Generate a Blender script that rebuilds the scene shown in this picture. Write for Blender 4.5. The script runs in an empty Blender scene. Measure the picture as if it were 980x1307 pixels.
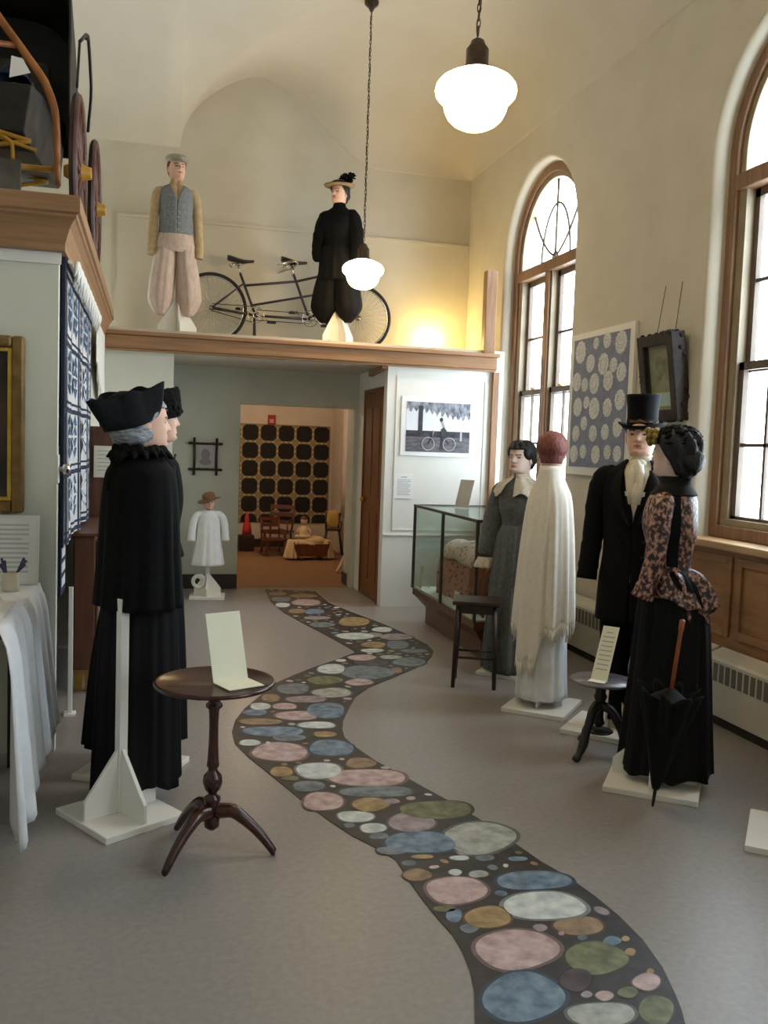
import bpy, math, random
import numpy as np
from mathutils import Vector, Matrix
R_ = math.radians
C = bpy.context.scene.collection
SC = bpy.context.scene
random.seed(7)

# ------------------------------------------------------------------ camera, sky, exposure
def make_camera():
    f, yaw, pitch, roll = 1150.0, R_(14.6), R_(4.1), R_(2.0)
    F = Vector((math.sin(yaw)*math.cos(pitch), math.cos(yaw)*math.cos(pitch), -math.sin(pitch)))
    R0 = Vector((math.cos(yaw), -math.sin(yaw), 0)); U0 = R0.cross(F)
    Rr = math.cos(roll)*R0 + math.sin(roll)*U0
    U = Rr.cross(F)
    cam = bpy.data.cameras.new('camera'); o = bpy.data.objects.new('camera', cam); C.objects.link(o)
    m = Matrix(((Rr.x, U.x, -F.x, 0), (Rr.y, U.y, -F.y, 0), (Rr.z, U.z, -F.z, 1.55), (0, 0, 0, 1)))
    o.matrix_world = m
    cam.sensor_fit = 'AUTO'; cam.sensor_width = 36.0; cam.lens = 36.0*f/1307.0
    cam.clip_start = 0.05; cam.clip_end = 200
    SC.camera = o
make_camera()

SKY_STRENGTH = 12.5
w = bpy.data.worlds.new('sky'); SC.world = w; w.use_nodes = True
nt = w.node_tree; nt.nodes.clear()
wo = nt.nodes.new('ShaderNodeOutputWorld'); bg = nt.nodes.new('ShaderNodeBackground')
bg.inputs[0].default_value = (0.80, 0.90, 1.0, 1); bg.inputs[1].default_value = SKY_STRENGTH
nt.links.new(bg.outputs[0], wo.inputs[0])
SC.view_settings.view_transform = 'Standard'; SC.view_settings.look = 'None'
SC.view_settings.gamma = 1.0; SC.view_settings.use_curve_mapping = False
SC.view_settings.exposure = 0.15
SC.cycles.max_bounces = 10; SC.cycles.diffuse_bounces = 5; SC.cycles.glossy_bounces = 4
SC.cycles.transparent_max_bounces = 12
SC.cycles.sample_clamp_indirect = 6.0
SC.cycles.caustics_reflective = False; SC.cycles.caustics_refractive = False

GLOBE_EMIT = 24.0
UPLIGHT_WATT = 20.0
FAR_ROOM_WATT = 30.0

def lamp(name, loc, watt, col, radius=0.08, parent=None):
    l = bpy.data.lights.new(name, 'POINT'); l.energy = watt; l.color = col; l.shadow_soft_size = radius
    o = bpy.data.objects.new(name, l); C.objects.link(o); o.location = loc
    if parent: o.parent = parent
    return o

# sky portals in the window openings help the sampler (they give off no light of their own)
WIN_Y = (7.73, 4.29, 0.83, -2.6)
for i, y in enumerate(WIN_Y):
    l = bpy.data.lights.new('window_skylight', 'AREA'); l.shape = 'RECTANGLE'; l.size = 3.3; l.size_y = 1.75
    o = bpy.data.objects.new('window_skylight', l); C.objects.link(o)
    o.location = (3.75, y, 2.65); o.rotation_euler = (0, R_(90), 0)
    l.cycles.is_portal = True

# ------------------------------------------------------------------ materials
def lin(c):
    r = []
    for v in c[:3]:
        v = v/255.0
        r.append(v/12.92 if v <= 0.04045 else ((v+0.055)/1.055)**2.4)
    return (r[0], r[1], r[2], 1.0)
MATS = {}
def mat(name, c1, c2=None, rough=0.6, scale=8.0, stretch=(1, 1, 1), detail=3.0, bump=0.0, metal=0.0, spec=0.5,
        kind='noise', emit=None, emit_s=0.0, lo=0.35, hi=0.65, sheen=0.0, bscale=None, coat=0.0):
    if name in MATS: return MATS[name]
    m = bpy.data.materials.new(name); m.use_nodes = True; nt = m.node_tree
    b = nt.nodes['Principled BSDF']; L = nt.links
    b.inputs['Roughness'].default_value = rough; b.inputs['Metallic'].default_value = metal
    b.inputs['Specular IOR Level'].default_value = spec
    if sheen: b.inputs['Sheen Weight'].default_value = sheen
    if coat: b.inputs['Coat Weight'].default_value = coat; b.inputs['Coat Roughness'].default_value = 0.15
    tc = nt.nodes.new('ShaderNodeTexCoord'); mp = nt.nodes.new('ShaderNodeMapping')
    mp.inputs['Scale'].default_value = stretch
    L.new(tc.outputs['Object'], mp.inputs['Vector'])
    if kind == 'voronoi':
        tx = nt.nodes.new('ShaderNodeTexVoronoi'); tx.inputs['Scale'].default_value = scale; out = tx.outputs['Distance']
    elif kind == 'wave':
        tx = nt.nodes.new('ShaderNodeTexWave'); tx.inputs['Scale'].default_value = scale
        tx.inputs['Distortion'].default_value = 5.0; tx.inputs['Detail'].default_value = 3.0; out = tx.outputs['Fac']
    else:
        tx = nt.nodes.new('ShaderNodeTexNoise'); tx.inputs['Scale'].default_value = scale
        tx.inputs['Detail'].default_value = detail; out = tx.outputs['Fac']
    L.new(mp.outputs['Vector'], tx.inputs['Vector'])
    rp = nt.nodes.new('ShaderNodeValToRGB')
    rp.color_ramp.elements[0].position = lo; rp.color_ramp.elements[1].position = hi
    rp.color_ramp.elements[0].color = lin(c1); rp.color_ramp.elements[1].color = lin(c2 or c1)
    L.new(out, rp.inputs['Fac']); L.new(rp.outputs['Color'], b.inputs['Base Color'])
    if bump:
        bp = nt.nodes.new('ShaderNodeBump'); bp.inputs['Strength'].default_value = bump; bp.inputs['Distance'].default_value = 0.01
        if bscale:
            t2 = nt.nodes.new('ShaderNodeTexNoise'); t2.inputs['Scale'].default_value = bscale; t2.inputs['Detail'].default_value = 4
            L.new(mp.outputs['Vector'], t2.inputs['Vector']); L.new(t2.outputs['Fac'], bp.inputs['Height'])
        else:
            L.new(out, bp.inputs['Height'])
        L.new(bp.outputs['Normal'], b.inputs['Normal'])
    if emit:
        b.inputs['Emission Color'].default_value = lin(emit); b.inputs['Emission Strength'].default_value = emit_s
    MATS[name] = m
    return m
def glass_mat(name, tint=(235, 242, 240), amount=0.06, rough=0.02):
    if name in MATS: return MATS[name]
    m = bpy.data.materials.new(name); m.use_nodes = True; nt = m.node_tree; nt.nodes.clear(); L = nt.links
    o = nt.nodes.new('ShaderNodeOutputMaterial'); t = nt.nodes.new('ShaderNodeBsdfTransparent'); t.inputs[0].default_value = lin(tint)
    g = nt.nodes.new('ShaderNodeBsdfGlossy'); g.inputs['Roughness'].default_value = rough
    lw = nt.nodes.new('ShaderNodeLayerWeight'); lw.inputs[0].default_value = 0.5
    pw = nt.nodes.new('ShaderNodeMath'); pw.operation = 'POWER'; pw.inputs[1].default_value = 4.0
    fr = nt.nodes.new('ShaderNodeMath'); fr.operation = 'MULTIPLY_ADD'; fr.inputs[1].default_value = 0.5; fr.inputs[2].default_value = amount*0.5
    L.new(lw.outputs['Facing'], pw.inputs[0]); L.new(pw.outputs[0], fr.inputs[0])
    mx = nt.nodes.new('ShaderNodeMixShader')
    L.new(fr.outputs[0], mx.inputs[0]); L.new(t.outputs[0], mx.inputs[1]); L.new(g.outputs[0], mx.inputs[2]); L.new(mx.outputs[0], o.inputs[0])
    MATS[name] = m
    return m

M_WALL = mat('plaster', (206, 199, 180), (212, 205, 187), 0.75, 3.0, bump=0.03, bscale=60)
M_CEIL = mat('ceiling_plaster', (210, 202, 184), (214, 207, 190), 0.8, 2.0)
M_PANEL = mat('white_panel', (232, 232, 224), (238, 238, 231), 0.55, 4.0)
M_PALE = mat('pale_partition', (214, 214, 200), (219, 219, 206), 0.65, 4.0)
M_ALC = mat('alcove_plaster', (196, 196, 180), (204, 204, 189), 0.7, 3.0)
M_FLOOR = mat('floor_linoleum', (144, 138, 134), (153, 147, 142), 0.34, 40.0, spec=0.35, detail=5, bump=0.02, bscale=90)
M_OAK = mat('oak', (146, 108, 74), (166, 126, 90), 0.45, 6.0, (0.4, 6, 6), bump=0.05)
M_OAKV = mat('oak_upright', (132, 98, 70), (154, 118, 86), 0.45, 6.0, (6, 6, 0.4), bump=0.05)
M_WAINS = mat('wainscot_oak', (150, 106, 66), (172, 124, 80), 0.5, 5.0, (5, 0.5, 5), bump=0.04)
M_WINF = mat('window_oak', (124, 92, 66), (148, 112, 82), 0.45, 6.0, (6, 6, 0.5), bump=0.04)
M_SASH = mat('sash_paint', (92, 78, 66), (104, 90, 76), 0.5, 6.0)
M_TRACK = mat('sash_track', (150, 136, 112), (166, 150, 124), 0.5, 6.0)
M_DOORW = mat('door_wood', (112, 66, 36), (138, 86, 48), 0.4, 5.0, (6, 6, 0.5), bump=0.04)
M_MAHOG = mat('mahogany', (48, 22, 16), (72, 34, 24), 0.25, 7.0, (3, 3, 0.8), spec=0.6)
M_DKWOOD = mat('dark_stained_wood', (34, 20, 16), (50, 30, 22), 0.35, 7.0, (3, 3, 0.8))
M_BROWNW = mat('brown_wood', (84, 52, 38), (104, 66, 48), 0.4, 6.0, (5, 5, 0.6))
M_WHITE = mat('white_paint', (236, 234, 226), (240, 238, 231), 0.5, 5.0)
M_CREAMP = mat('cream_card', (232, 230, 205), (238, 236, 214), 0.6, 5.0)
M_PAPER = mat('white_paper', (240, 241, 240), (245, 246, 245), 0.6, 5.0)
M_TEXT = mat('printed_grey', (168, 168, 168), (176, 176, 176), 0.7, 5.0)
M_METAL = mat('chrome', (200, 198, 196), None, 0.2, metal=1.0)
M_IRON = mat('black_iron', (26, 24, 24), (36, 34, 32), 0.45, 20)
M_BRASS = mat('brass', (170, 130, 62), (186, 146, 76), 0.3, 10, metal=0.7)
M_RAD = mat('radiator_enamel', (208, 203, 188), (214, 209, 195), 0.45, 5.0)
M_SLOT = mat('radiator_slots', (112, 108, 98), None, 0.7)
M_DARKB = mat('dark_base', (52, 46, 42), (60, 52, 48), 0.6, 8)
M_BLACK = mat('black_wool', (7, 7, 9), (12, 12, 15), 0.9, 60, bump=0.12, spec=0.2)
M_BLACKS = mat('black_silk', (5, 5, 7), (10, 10, 13), 0.75, 12, (4, 4, 1), bump=0.1, spec=0.25)
M_NAVYB = mat('blue_black_felt', (13, 14, 18), (20, 22, 27), 0.85, 50, bump=0.08, spec=0.25)
M_TOPHAT = mat('silk_plush', (5, 6, 10), (9, 10, 15), 0.7, 40, spec=0.15)
M_FEATH = mat('black_feather', (6, 6, 6), (16, 15, 15), 0.85, 90, bump=0.6, spec=0.2)
M_SKIN = mat('painted_skin', (222, 176, 152), (230, 188, 166), 0.5, 6)
M_SKINP = mat('pale_skin', (226, 196, 184), (232, 206, 194), 0.5, 6)
M_LIP = mat('lip_paint', (178, 92, 84), None, 0.4)
M_EYE = mat('eye_paint', (58, 44, 40), None, 0.4)
M_BROW = mat('brow_paint', (92, 66, 54), None, 0.6)
M_HAIRG = mat('grey_hair', (112, 116, 126), (176, 180, 188), 0.7, 30, (1, 1, 3), bump=0.8)
M_HAIRB = mat('black_hair', (9, 8, 9), (20, 18, 20), 0.5, 30, (3, 3, 1), bump=0.6)
M_HAIRR = mat('auburn_hair', (112, 58, 52), (146, 84, 76), 0.6, 26, (3, 3, 1), bump=0.5)
M_HAIRBR = mat('brown_hair', (84, 54, 36), (110, 72, 48), 0.6, 30, (3, 3, 1), bump=0.5)
# ------------------------------------------------------------------ mesh kit
class MB:
    def __init__(s): s.v = []; s.f = []; s.m = []; s.s = []
    def quad(s, idx, mi=0, sm=False): s.f.append(tuple(idx)); s.m.append(mi); s.s.append(sm)
    def poly(s, pts, mi=0):
        b = len(s.v); s.v += [tuple(p) for p in pts]; s.quad(range(b, b+len(pts)), mi); return s
    def box(s, c, d, mi=0, rot=None):
        hx, hy, hz = d[0]/2, d[1]/2, d[2]/2; b = len(s.v)
        for x, y, z in ((-1,-1,-1),(1,-1,-1),(1,1,-1),(-1,1,-1),(-1,-1,1),(1,-1,1),(1,1,1),(-1,1,1)):
            p = Vector((x*hx, y*hy, z*hz))
            if rot is not None: p = rot @ p
            s.v.append((c[0]+p.x, c[1]+p.y, c[2]+p.z))
        for q in ((0,3,2,1),(4,5,6,7),(0,1,5,4),(1,2,6,5),(2,3,7,6),(3,0,4,7)): s.quad([b+i for i in q], mi)
        return s
    def bx(s, x0, x1, y0, y1, z0, z1, mi=0):
        return s.box(((x0+x1)/2, (y0+y1)/2, (z0+z1)/2), (abs(x1-x0), abs(y1-y0), abs(z1-z0)), mi)
    def rings(s, rs, closed=True, caps=True, mi=0, sm=True):
        n = len(rs[0]); b = len(s.v)
        for r in rs: s.v += [tuple(p) for p in r]
        for i in range(len(rs)-1):
            for j in range(n if closed else n-1):
                k = (j+1) % n
                s.quad((b+i*n+j, b+i*n+k, b+(i+1)*n+k, b+(i+1)*n+j), mi, sm)
        if caps and closed:
            s.quad([b+j for j in range(n)][::-1], mi, False); s.quad([b+(len(rs)-1)*n+j for j in range(n)], mi, False)
        return s
    def tube(s, pts, r, n=10, mi=0, caps=True, closed=False, sx=1.0):
        P = [Vector(p) for p in pts]; N = len(P)
        rr = r if isinstance(r, (list, tuple)) else [r]*N
        T = []
        for i in range(N):
            if closed: t = P[(i+1) % N]-P[i-1]
            else: t = P[min(i+1, N-1)]-P[max(i-1, 0)]
            T.append(t.normalized())
        u = T[0].orthogonal().normalized(); rs = []
        for i in range(N):
            u = (u - T[i]*u.dot(T[i]))
            u = u.normalized() if u.length > 1e-6 else T[i].orthogonal().normalized()
            v = T[i].cross(u)
            rs.append([P[i]+rr[i]*(math.cos(2*math.pi*j/n)*u*sx+math.sin(2*math.pi*j/n)*v) for j in range(n)])
        if closed: rs.append(rs[0])
        return s.rings(rs, True, caps and not closed, mi)
    def lathe(s, prof, n=32, c=(0, 0, 0), mi=0, sx=1, sy=1, caps=True, rot=None):
        rs = []
        for r, z in prof:
            ring = []
            for j in range(n):
                a = 2*math.pi*j/n; p = Vector((r*sx*math.cos(a), r*sy*math.sin(a), z))
                if rot is not None: p = rot @ p
                ring.append((c[0]+p.x, c[1]+p.y, c[2]+p.z))
            rs.append(ring)
        return s.rings(rs, True, caps, mi)
    def ell(s, c, r, n=16, m=10, mi=0, rot=None, wob=0.0, seed=0):
        rs = []
        for i in range(m+1):
            t = math.pi*i/m; ring = []
            for j in range(n):
                a = 2*math.pi*j/n; k = 1+wob*(math.sin(3*a+seed+4*t)+math.sin(5*a-2*seed+7*t))
                st = max(math.sin(t), 0.02)
                p = Vector((r[0]*st*math.cos(a)*k, r[1]*st*math.sin(a)*k, -r[2]*math.cos(t)*k))
                if rot is not None: p = rot @ p
                ring.append((c[0]+p.x, c[1]+p.y, c[2]+p.z))
            rs.append(ring)
        return s.rings(rs, True, True, mi)
    def prism(s, poly, off, mi=0):
        n = len(poly); b = len(s.v); o = Vector(off)
        s.v += [tuple(p) for p in poly]; s.v += [tuple(Vector(p)+o) for p in poly]
        s.quad([b+i for i in range(n)][::-1], mi); s.quad([b+n+i for i in range(n)], mi)
        for i in range(n):
            k = (i+1) % n; s.quad((b+i, b+k, b+n+k, b+n+i), mi)
        return s
    def torus(s, c, R, r, axis='x', n=36, m=8, mi=0, a0=0, a1=2*math.pi):
        full = abs(a1-a0-2*math.pi) < 1e-6; pts = []
        for i in range(n if full else n+1):
            a = a0+(a1-a0)*i/n; u, v = R*math.cos(a), R*math.sin(a)
            p = {'x': (0, u, v), 'y': (u, 0, v), 'z': (u, v, 0)}[axis]
            pts.append((c[0]+p[0], c[1]+p[1], c[2]+p[2]))
        return s.tube(pts, r, m, mi, True, full)
    def xf(s, M):
        s.v = [tuple(M @ Vector(p)) for p in s.v]; return s
    def build(s, name, mats, parent=None, bevel=0.0, solid=0.0, norm=True, sub=0, offset=0.0):
        me = bpy.data.meshes.new(name); me.from_pydata(s.v, [], s.f)
        if not isinstance(mats, (list, tuple)): mats = [mats]
        for m in mats: me.materials.append(m)
        me.polygons.foreach_set('material_index', s.m); me.polygons.foreach_set('use_smooth', s.s)
        me.update()
        if norm:
            import bmesh
            b = bmesh.new(); b.from_mesh(me); bmesh.ops.recalc_face_normals(b, faces=b.faces); b.to_mesh(me); b.free()
        o = bpy.data.objects.new(name, me); C.objects.link(o)
        if parent is not None: o.parent = parent
        if bevel:
            md = o.modifiers.new('bevel', 'BEVEL'); md.width = bevel; md.segments = 2; md.limit_method = 'ANGLE'; md.angle_limit = R_(40)
        if solid:
            md = o.modifiers.new('solid', 'SOLIDIFY'); md.thickness = solid; md.offset = offset
        if sub:
            md = o.modifiers.new('sub', 'SUBSURF'); md.levels = sub; md.render_levels = sub
        return o
def tag(o, label=None, cat=None, group=None, kind=None):
    if label: o['label'] = label
    if cat: o['category'] = cat
    if group: o['group'] = group
    if kind: o['kind'] = kind
    return o
def thing(name, label, cat, loc=(0, 0, 0), rz=0.0, group=None, s=1.0):
    o = bpy.data.objects.new(name, None); C.objects.link(o); o.empty_display_size = 0.1
    o.location = loc; o.rotation_euler = (0, 0, rz); o.scale = (s, s, s)
    return tag(o, label, cat, group)
def struct(name, mb, m, label=None, parent=None, **k):
    o = mb.build(name, m, parent, **k)
    if parent is None: o['kind'] = 'structure'
    if label: o['label'] = label
    return o
def copy_tree(o, parent=None):
    c = o.copy(); C.objects.link(c)
    if parent is not None: c.parent = parent
    for ch in list(o.children): copy_tree(ch, c)
    return c
def face_rot(fx, fy): return math.atan2(fx, -fy)      # figures look along local -Y
def cr(ts, vs, t):                                     # smooth interpolation through control values
    n = len(ts)
    if t <= ts[0]: return vs[0]
    if t >= ts[-1]: return vs[-1]
    i = max(k for k in range(n-1) if ts[k] <= t)
    h = ts[i+1]-ts[i]; u = (t-ts[i])/h
    def sl(k):
        if k == 0: return (vs[1]-vs[0])/(ts[1]-ts[0])
        if k == n-1: return (vs[-1]-vs[-2])/(ts[-1]-ts[-2])
        a = (vs[k]-vs[k-1])/(ts[k]-ts[k-1]); b = (vs[k+1]-vs[k])/(ts[k+1]-ts[k])
        return 0.0 if a*b <= 0 else 2*a*b/(a+b)
    m0, m1 = sl(i)*h, sl(i+1)*h
    return (2*u**3-3*u*u+1)*vs[i]+(u**3-2*u*u+u)*m0+(-2*u**3+3*u*u)*vs[i+1]+(u**3-u*u)*m1
def sample(prof, rows):
    n = len(prof); L = [0.0]
    for a, b in zip(prof, prof[1:]): L.append(L[-1]+max(0.01, math.dist(a[:3], b[:3])))
    k = max(len(p) for p in prof); P = [tuple(p)+(0.0,)*(k-len(p)) for p in prof]
    return [tuple(cr(L, [p[q] for p in P], L[-1]*i/(rows-1)) for q in range(k)) for i in range(rows)]
def fold(a, k, seed):
    return (math.sin(k*a+seed+0.9*math.sin(2*a+seed*1.7))+0.55*math.sin((k*1.7//1)*a+2.1*seed)+0.35*math.sin(3*a+seed*0.6))/1.6
def cloth(mb, prof, n=72, rows=26, k=11, seed=0.0, gap=None, hem=None, mi=0, rng=None):
    """garment wrapped round the body: prof rows are (z, rx, ry, cx, cy, fold depth); gap opens it at the front"""
    S = sample([tuple(p)+(0.0,)*(6-len(p)) for p in prof], rows); rs = []
    zt, zb = S[0][0], S[-1][0]
    for i, (z, rx, ry, cx, cy, am) in enumerate(S):
        t = i/(rows-1); ring = []
        g = 0.0
        if gap: g = max(cr([q[0] for q in gap], [q[1] for q in gap], t), 0.0)
        for j in range(n+1 if (gap or rng) else n):
            if rng: a = rng[0]+(rng[1]-rng[0])*j/n
            elif gap: a = g+(2*math.pi-2*g)*j/n
            else: a = 2*math.pi*j/n
            q = 1+am*fold(a, k, seed)
            zz = z
            if hem: zz = zt+(z-zt)*(1+hem(a)*1.0)
            ring.append((cx+rx*q*math.sin(a), cy-ry*q*math.cos(a), zz))
        rs.append(ring)
    return mb.rings(rs, not (gap or rng), False, mi)
def bez(P, n=14):
    out = []
    ts = list(range(len(P)))
    for i in range(n):
        t = (len(P)-1)*i/(n-1); out.append(tuple(cr(ts, [p[q] for p in P], t) for q in range(len(P[0]))))
    return out
def sleeve(mb, pts, n=20, rows=18, mi=0, wr=0.03, seed=0, caps=True):
    """pts: (x, y, z, r)"""
    B = bez(pts, rows)
    P = [b[:3] for b in B]
    r = [b[3]*(1+wr*math.sin(i*1.9+seed)+wr*0.7*math.sin(i*3.1+seed*2)) for i, b in enumerate(B)]
    return mb.tube(P, r, n, mi, caps)
# ------------------------------------------------------------------ figures: body, hair, stand
TORSO = [(0.80,0.02,0.02,0),(0.802,0.10,0.08,0),(0.90,0.15,0.115,0),(1.00,0.13,0.10,0),(1.08,0.112,0.088,0),(1.18,0.13,0.105,-0.005),(1.26,0.145,0.115,-0.01),
         (1.33,0.17,0.098,0.0),(1.375,0.155,0.075,0.008),(1.400,0.10,0.062,0.012),(1.418,0.062,0.056,0.014),(1.440,0.052,0.053,0.012)]
HEAD = [(1.456,0.052,0.066,0.004),(1.466,0.056,0.082,-0.010),(1.478,0.060,0.089,-0.010),(1.500,0.066,0.094,-0.006),(1.530,0.071,0.097,0.0),(1.560,0.074,0.101,0.003),
        (1.590,0.076,0.103,0.005),(1.615,0.074,0.099,0.006),(1.640,0.064,0.084,0.006),(1.658,0.045,0.060,0.006),(1.668,0.022,0.030,0.006),(1.670,0.003,0.004,0.006)]
def g(x, s): return math.exp(-(x/s)**2)
def turn_fn(turn, nod=0.0):
    def f(p):
        x, y, z = p
        k = min(max((z-1.405)/0.05, 0), 1); a = turn*k
        b = nod*k; dy, dz = y, z-1.46
        y, z = (dy*math.cos(b)-dz*math.sin(b), 1.46+dy*math.sin(b)+dz*math.cos(b)) if k > 0 else (y, z)
        return (x*math.cos(a)-y*math.sin(a), x*math.sin(a)+y*math.cos(a), z)
    return f
def body(parent, skin, turn=0.0, nod=0.0, n=64, wx=1.0):
    rows = [(z, rx*(1 if z > 1.41 else wx), ry, cy) for z, rx, ry, cy in sample(TORSO, 26)]
    zs = [h[0] for h in HEAD]
    for i in range(54):
        z = 1.4500+(1.670-1.4500)*i/53
        if z < zs[0]:
            u = (z-1.440)/(zs[0]-1.440); a, b = TORSO[-1], HEAD[0]
            rows.append((z,)+tuple(a[q]+(b[q]-a[q])*u for q in (1, 2, 3)))
        else: rows.append((z,)+tuple(cr(zs, [h[q] for h in HEAD], z) for q in (1, 2, 3)))
    mb = MB(); rs = []; tf = turn_fn(turn, nod)
    for z, rx, ry, cy in rows:
        ring = []
        for j in range(n):
            a = 2*math.pi*j/n; x, y = rx*math.sin(a), cy-ry*math.cos(a)
            if z > 1.45 and math.cos(a) > 0.2:
                ax = abs(x); d = 0.0
                nz = 0.0
                if 1.527 < z < 1.582: nz = min((1.582-z)/0.040, 1.0)*min((z-1.527)/0.008, 1.0)
                d += 0.024*nz*g(x, 0.010+0.003*nz)
                d -= 0.010*g(ax-0.031, 0.016)*g(z-1.567, 0.011)
                d += 0.005*g(ax-0.031, 0.010)*g(z-1.567, 0.006)
                d += 0.004*g(ax-0.028, 0.02)*g(z-1.588, 0.007)
                d += 0.007*g(x, 0.020)*g(z-1.513, 0.004)+0.008*g(x, 0.018)*g(z-1.503, 0.005)
                d += 0.009*g(x, 0.018)*g(z-1.478, 0.010)
                d -= 0.004*g(x, 0.02)*g(z-1.492, 0.005)
                d += 0.004*g(ax-0.042, 0.018)*g(z-1.535, 0.018)
                y -= d
            ring.append(tf((x, y, z)))
        rs.append(ring)
    mb.rings(rs, True, True)
    # ears
    for sx in (-1, 1):
        e = MB(); e.ell((0, 0, 0), (0.009, 0.020, 0.031), 12, 8)
        e.v = [tf((sx*0.075+x*1.0, 0.012+y, 1.548+z)) for x, y, z in e.v]
        b = len(mb.v); mb.v += e.v
        for q, m_, s_ in zip(e.f, e.m, e.s): mb.quad([b+i for i in q], m_, s_)
    # painted features follow the surface
    nr = len(rows)
    for i in range(nr-1):
        z = (rows[i][0]+rows[i+1][0])/2
        if z < 1.49: continue
        for j in range(n):
            a = 2*math.pi*(j+0.5)/n
            if math.cos(a) < 0.3: continue
            x = abs(rows[i][1]*math.sin(a)); f = i*n+j
            if abs(x-0.031) < 0.012 and abs(z-1.567) < 0.0045: mb.m[f] = 2
            elif abs(x-0.032) < 0.017 and abs(z-1.588-0.1*(0.03-abs(x-0.03))+0.003) < 0.0028: mb.m[f] = 3
            elif x < 0.021 and abs(z-1.508) < 0.007-0.15*x: mb.m[f] = 1
    return mb.build('body', [skin, M_LIP, M_EYE, M_BROW], parent)
def skull_cap(parent, m, name='hair', turn=0.0, nod=0.0, front=0.86, drop=1.46, puff=0.016, bun=None, wob=0.012, k=9):
    """hair as a shell over the skull, its edge running from the forehead down past the ears to the nape"""
    mb = MB(); rs = []; n = 60; rows = 22; tf = turn_fn(turn, nod)
    zs = [h[0] for h in HEAD]
    for i in range(rows):
        ring = []
        for j in range(n):
            a = 2*math.pi*j/n; fr = 0.5+0.5*math.cos(a)
            ez = drop+(1.625-drop)*min(1, max(0, (fr-0.25)/0.55))**0.8       # hairline height round the head
            z = ez+(1.672-ez)*(i/(rows-1))**0.9
            rx, ry, cy = (cr(zs, [h[q] for h in HEAD], max(z, 1.50) if z < 1.669 else 1.669) for q in (1, 2, 3))
            p = puff*(1+0.35*math.sin(k*a+5*i/rows))*min(1, 0.45+i*0.25)
            if i == rows-1: rx = ry = 0.004
            ring.append(tf(((rx+p)*math.sin(a), cy-(ry+p)*math.cos(a), z+p*0.9*(i/(rows-1)))))
        rs.append(ring)
    mb.rings(rs, True, False)
    if bun:
        for c, r in bun:
            e = MB(); e.ell((0, 0, 0), r, 22, 14, 0, None, wob*2, 1.3)
            b = len(mb.v); mb.v += [tf((c[0]+x, c[1]+y, c[2]+z)) for x, y, z in e.v]
            for q in e.f: mb.quad([b+i for i in q], 0, True)
    return mb.build(name, m, parent, solid=0.006)
def stand(parent, off=(0, 0), rz=0.0, size=(0.40, 0.36), top=0.95, gus=0.26, gh=0.28, m=None, lab=None):
    """white timber display stand: base board, post and four gussets"""
    m = m or M_WHITE
    st = bpy.data.objects.new('stand', None); C.objects.link(st); st.parent = parent
    st.location = (off[0], off[1], 0); st.rotation_euler = (0, 0, rz)
    if lab: st['label'] = lab
    MB().box((0, 0, 0.0135), (size[0], size[1], 0.027), 0).build('base_board', m, st, bevel=0.003)
    MB().box((0, 0, 0.027+(top-0.027)/2), (0.036, 0.036, top-0.027)).build('post', m, st, bevel=0.002)
    for i in range(4):
        a = math.pi/2*i+0.0; d = Vector((math.cos(a), math.sin(a), 0)); s = d.cross(Vector((0, 0, 1)))*0.008
        L = min(gus, (size[0] if i % 2 == 0 else size[1])/2-0.015)
        pl = [d*0.018-s+Vector((0, 0, 0.027)), d*L-s+Vector((0, 0, 0.027)), d*L-s+Vector((0, 0, 0.10)), d*0.018-s+Vector((0, 0, gh))]
        MB().prism(pl, s*2).build('gusset', m, st, bevel=0.0015)
    return st
def feather_mass(mb, c, r, n, seed, mi=0, ln=0.08, w=0.014):
    rnd = random.Random(seed)
    mb.ell(c, (r[0]*0.85, r[1]*0.85, r[2]*0.85), 18, 12, mi, None, 0.08, seed)
    for i in range(n):
        u, t = rnd.uniform(0, 2*math.pi), math.acos(rnd.uniform(-0.7, 1))
        d = Vector((math.sin(t)*math.cos(u), math.sin(t)*math.sin(u), math.cos(t)))
        p = Vector(c)+Vector((d.x*r[0], d.y*r[1], d.z*r[2]))*0.8
        e = d.orthogonal().normalized()*ln*0.35*rnd.uniform(-1, 1)
        mb.tube([p, p+d*ln*0.45+e*0.4, p+d*ln*0.75+e+Vector((0, 0, -0.1*ln))], [w, w*0.8, w*0.15], 6, mi)
    return mb
# ------------------------------------------------------------------ the hall
XR, XL, YB, YF = 3.36, -3.2, 9.6, -4.2          # right wall, left wall, back wall, wall behind the camera
SPRING, CROWN, XS, XC = 4.5, 5.45, 0.24, 1.80    # vault springing, crown, left springing line, crown line
struct('floor', MB().bx(XL, XR+0.3, YF, YB+0.02, -0.06, 0), M_FLOOR)

def vault():
    mb = MB(); nx, ny = 150, 150
    xs = [XL+(XS-XL)*i/20 for i in range(20)]+[XC-(XC-XS)*math.cos(math.pi*i/80) for i in range(81)]
    ys = [YF+(YB-2.2-YF)*i/20 for i in range(20)]+[YB-2.2+2.2*math.sin(math.pi/2*i/70) for i in range(71)]
    def zz(x, y):
        zy = SPRING+(CROWN-SPRING)*math.sqrt(max(0, 1-((x-XC)/(XC-XS))**2)) if x > XS else SPRING
        u = max(0.0, (y-(YB-1.9))/1.9); v = max(0.0, (y-(YB-1.5))/1.5)
        zt = max(zy, SPRING+(CROWN-SPRING)*math.sqrt(max(0, 1-u*u))) if x < XC else zy
        t = min(max((x-0.85)/1.5, 0), 1); t = t*t*(3-2*t)      # crisp groin at the left, fading into a cove towards the right
        zb = zy*(1-t)+SPRING*t
        return zb+(zt-zb)*math.sqrt(max(0, 1-v*v))
    rs = [[(x, y, zz(x, y)) for x in xs] for y in ys]
    mb.rings(rs, False, False)
    o = struct('ceiling', mb, M_CEIL, norm=False, solid=0.02, offset=1)
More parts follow.
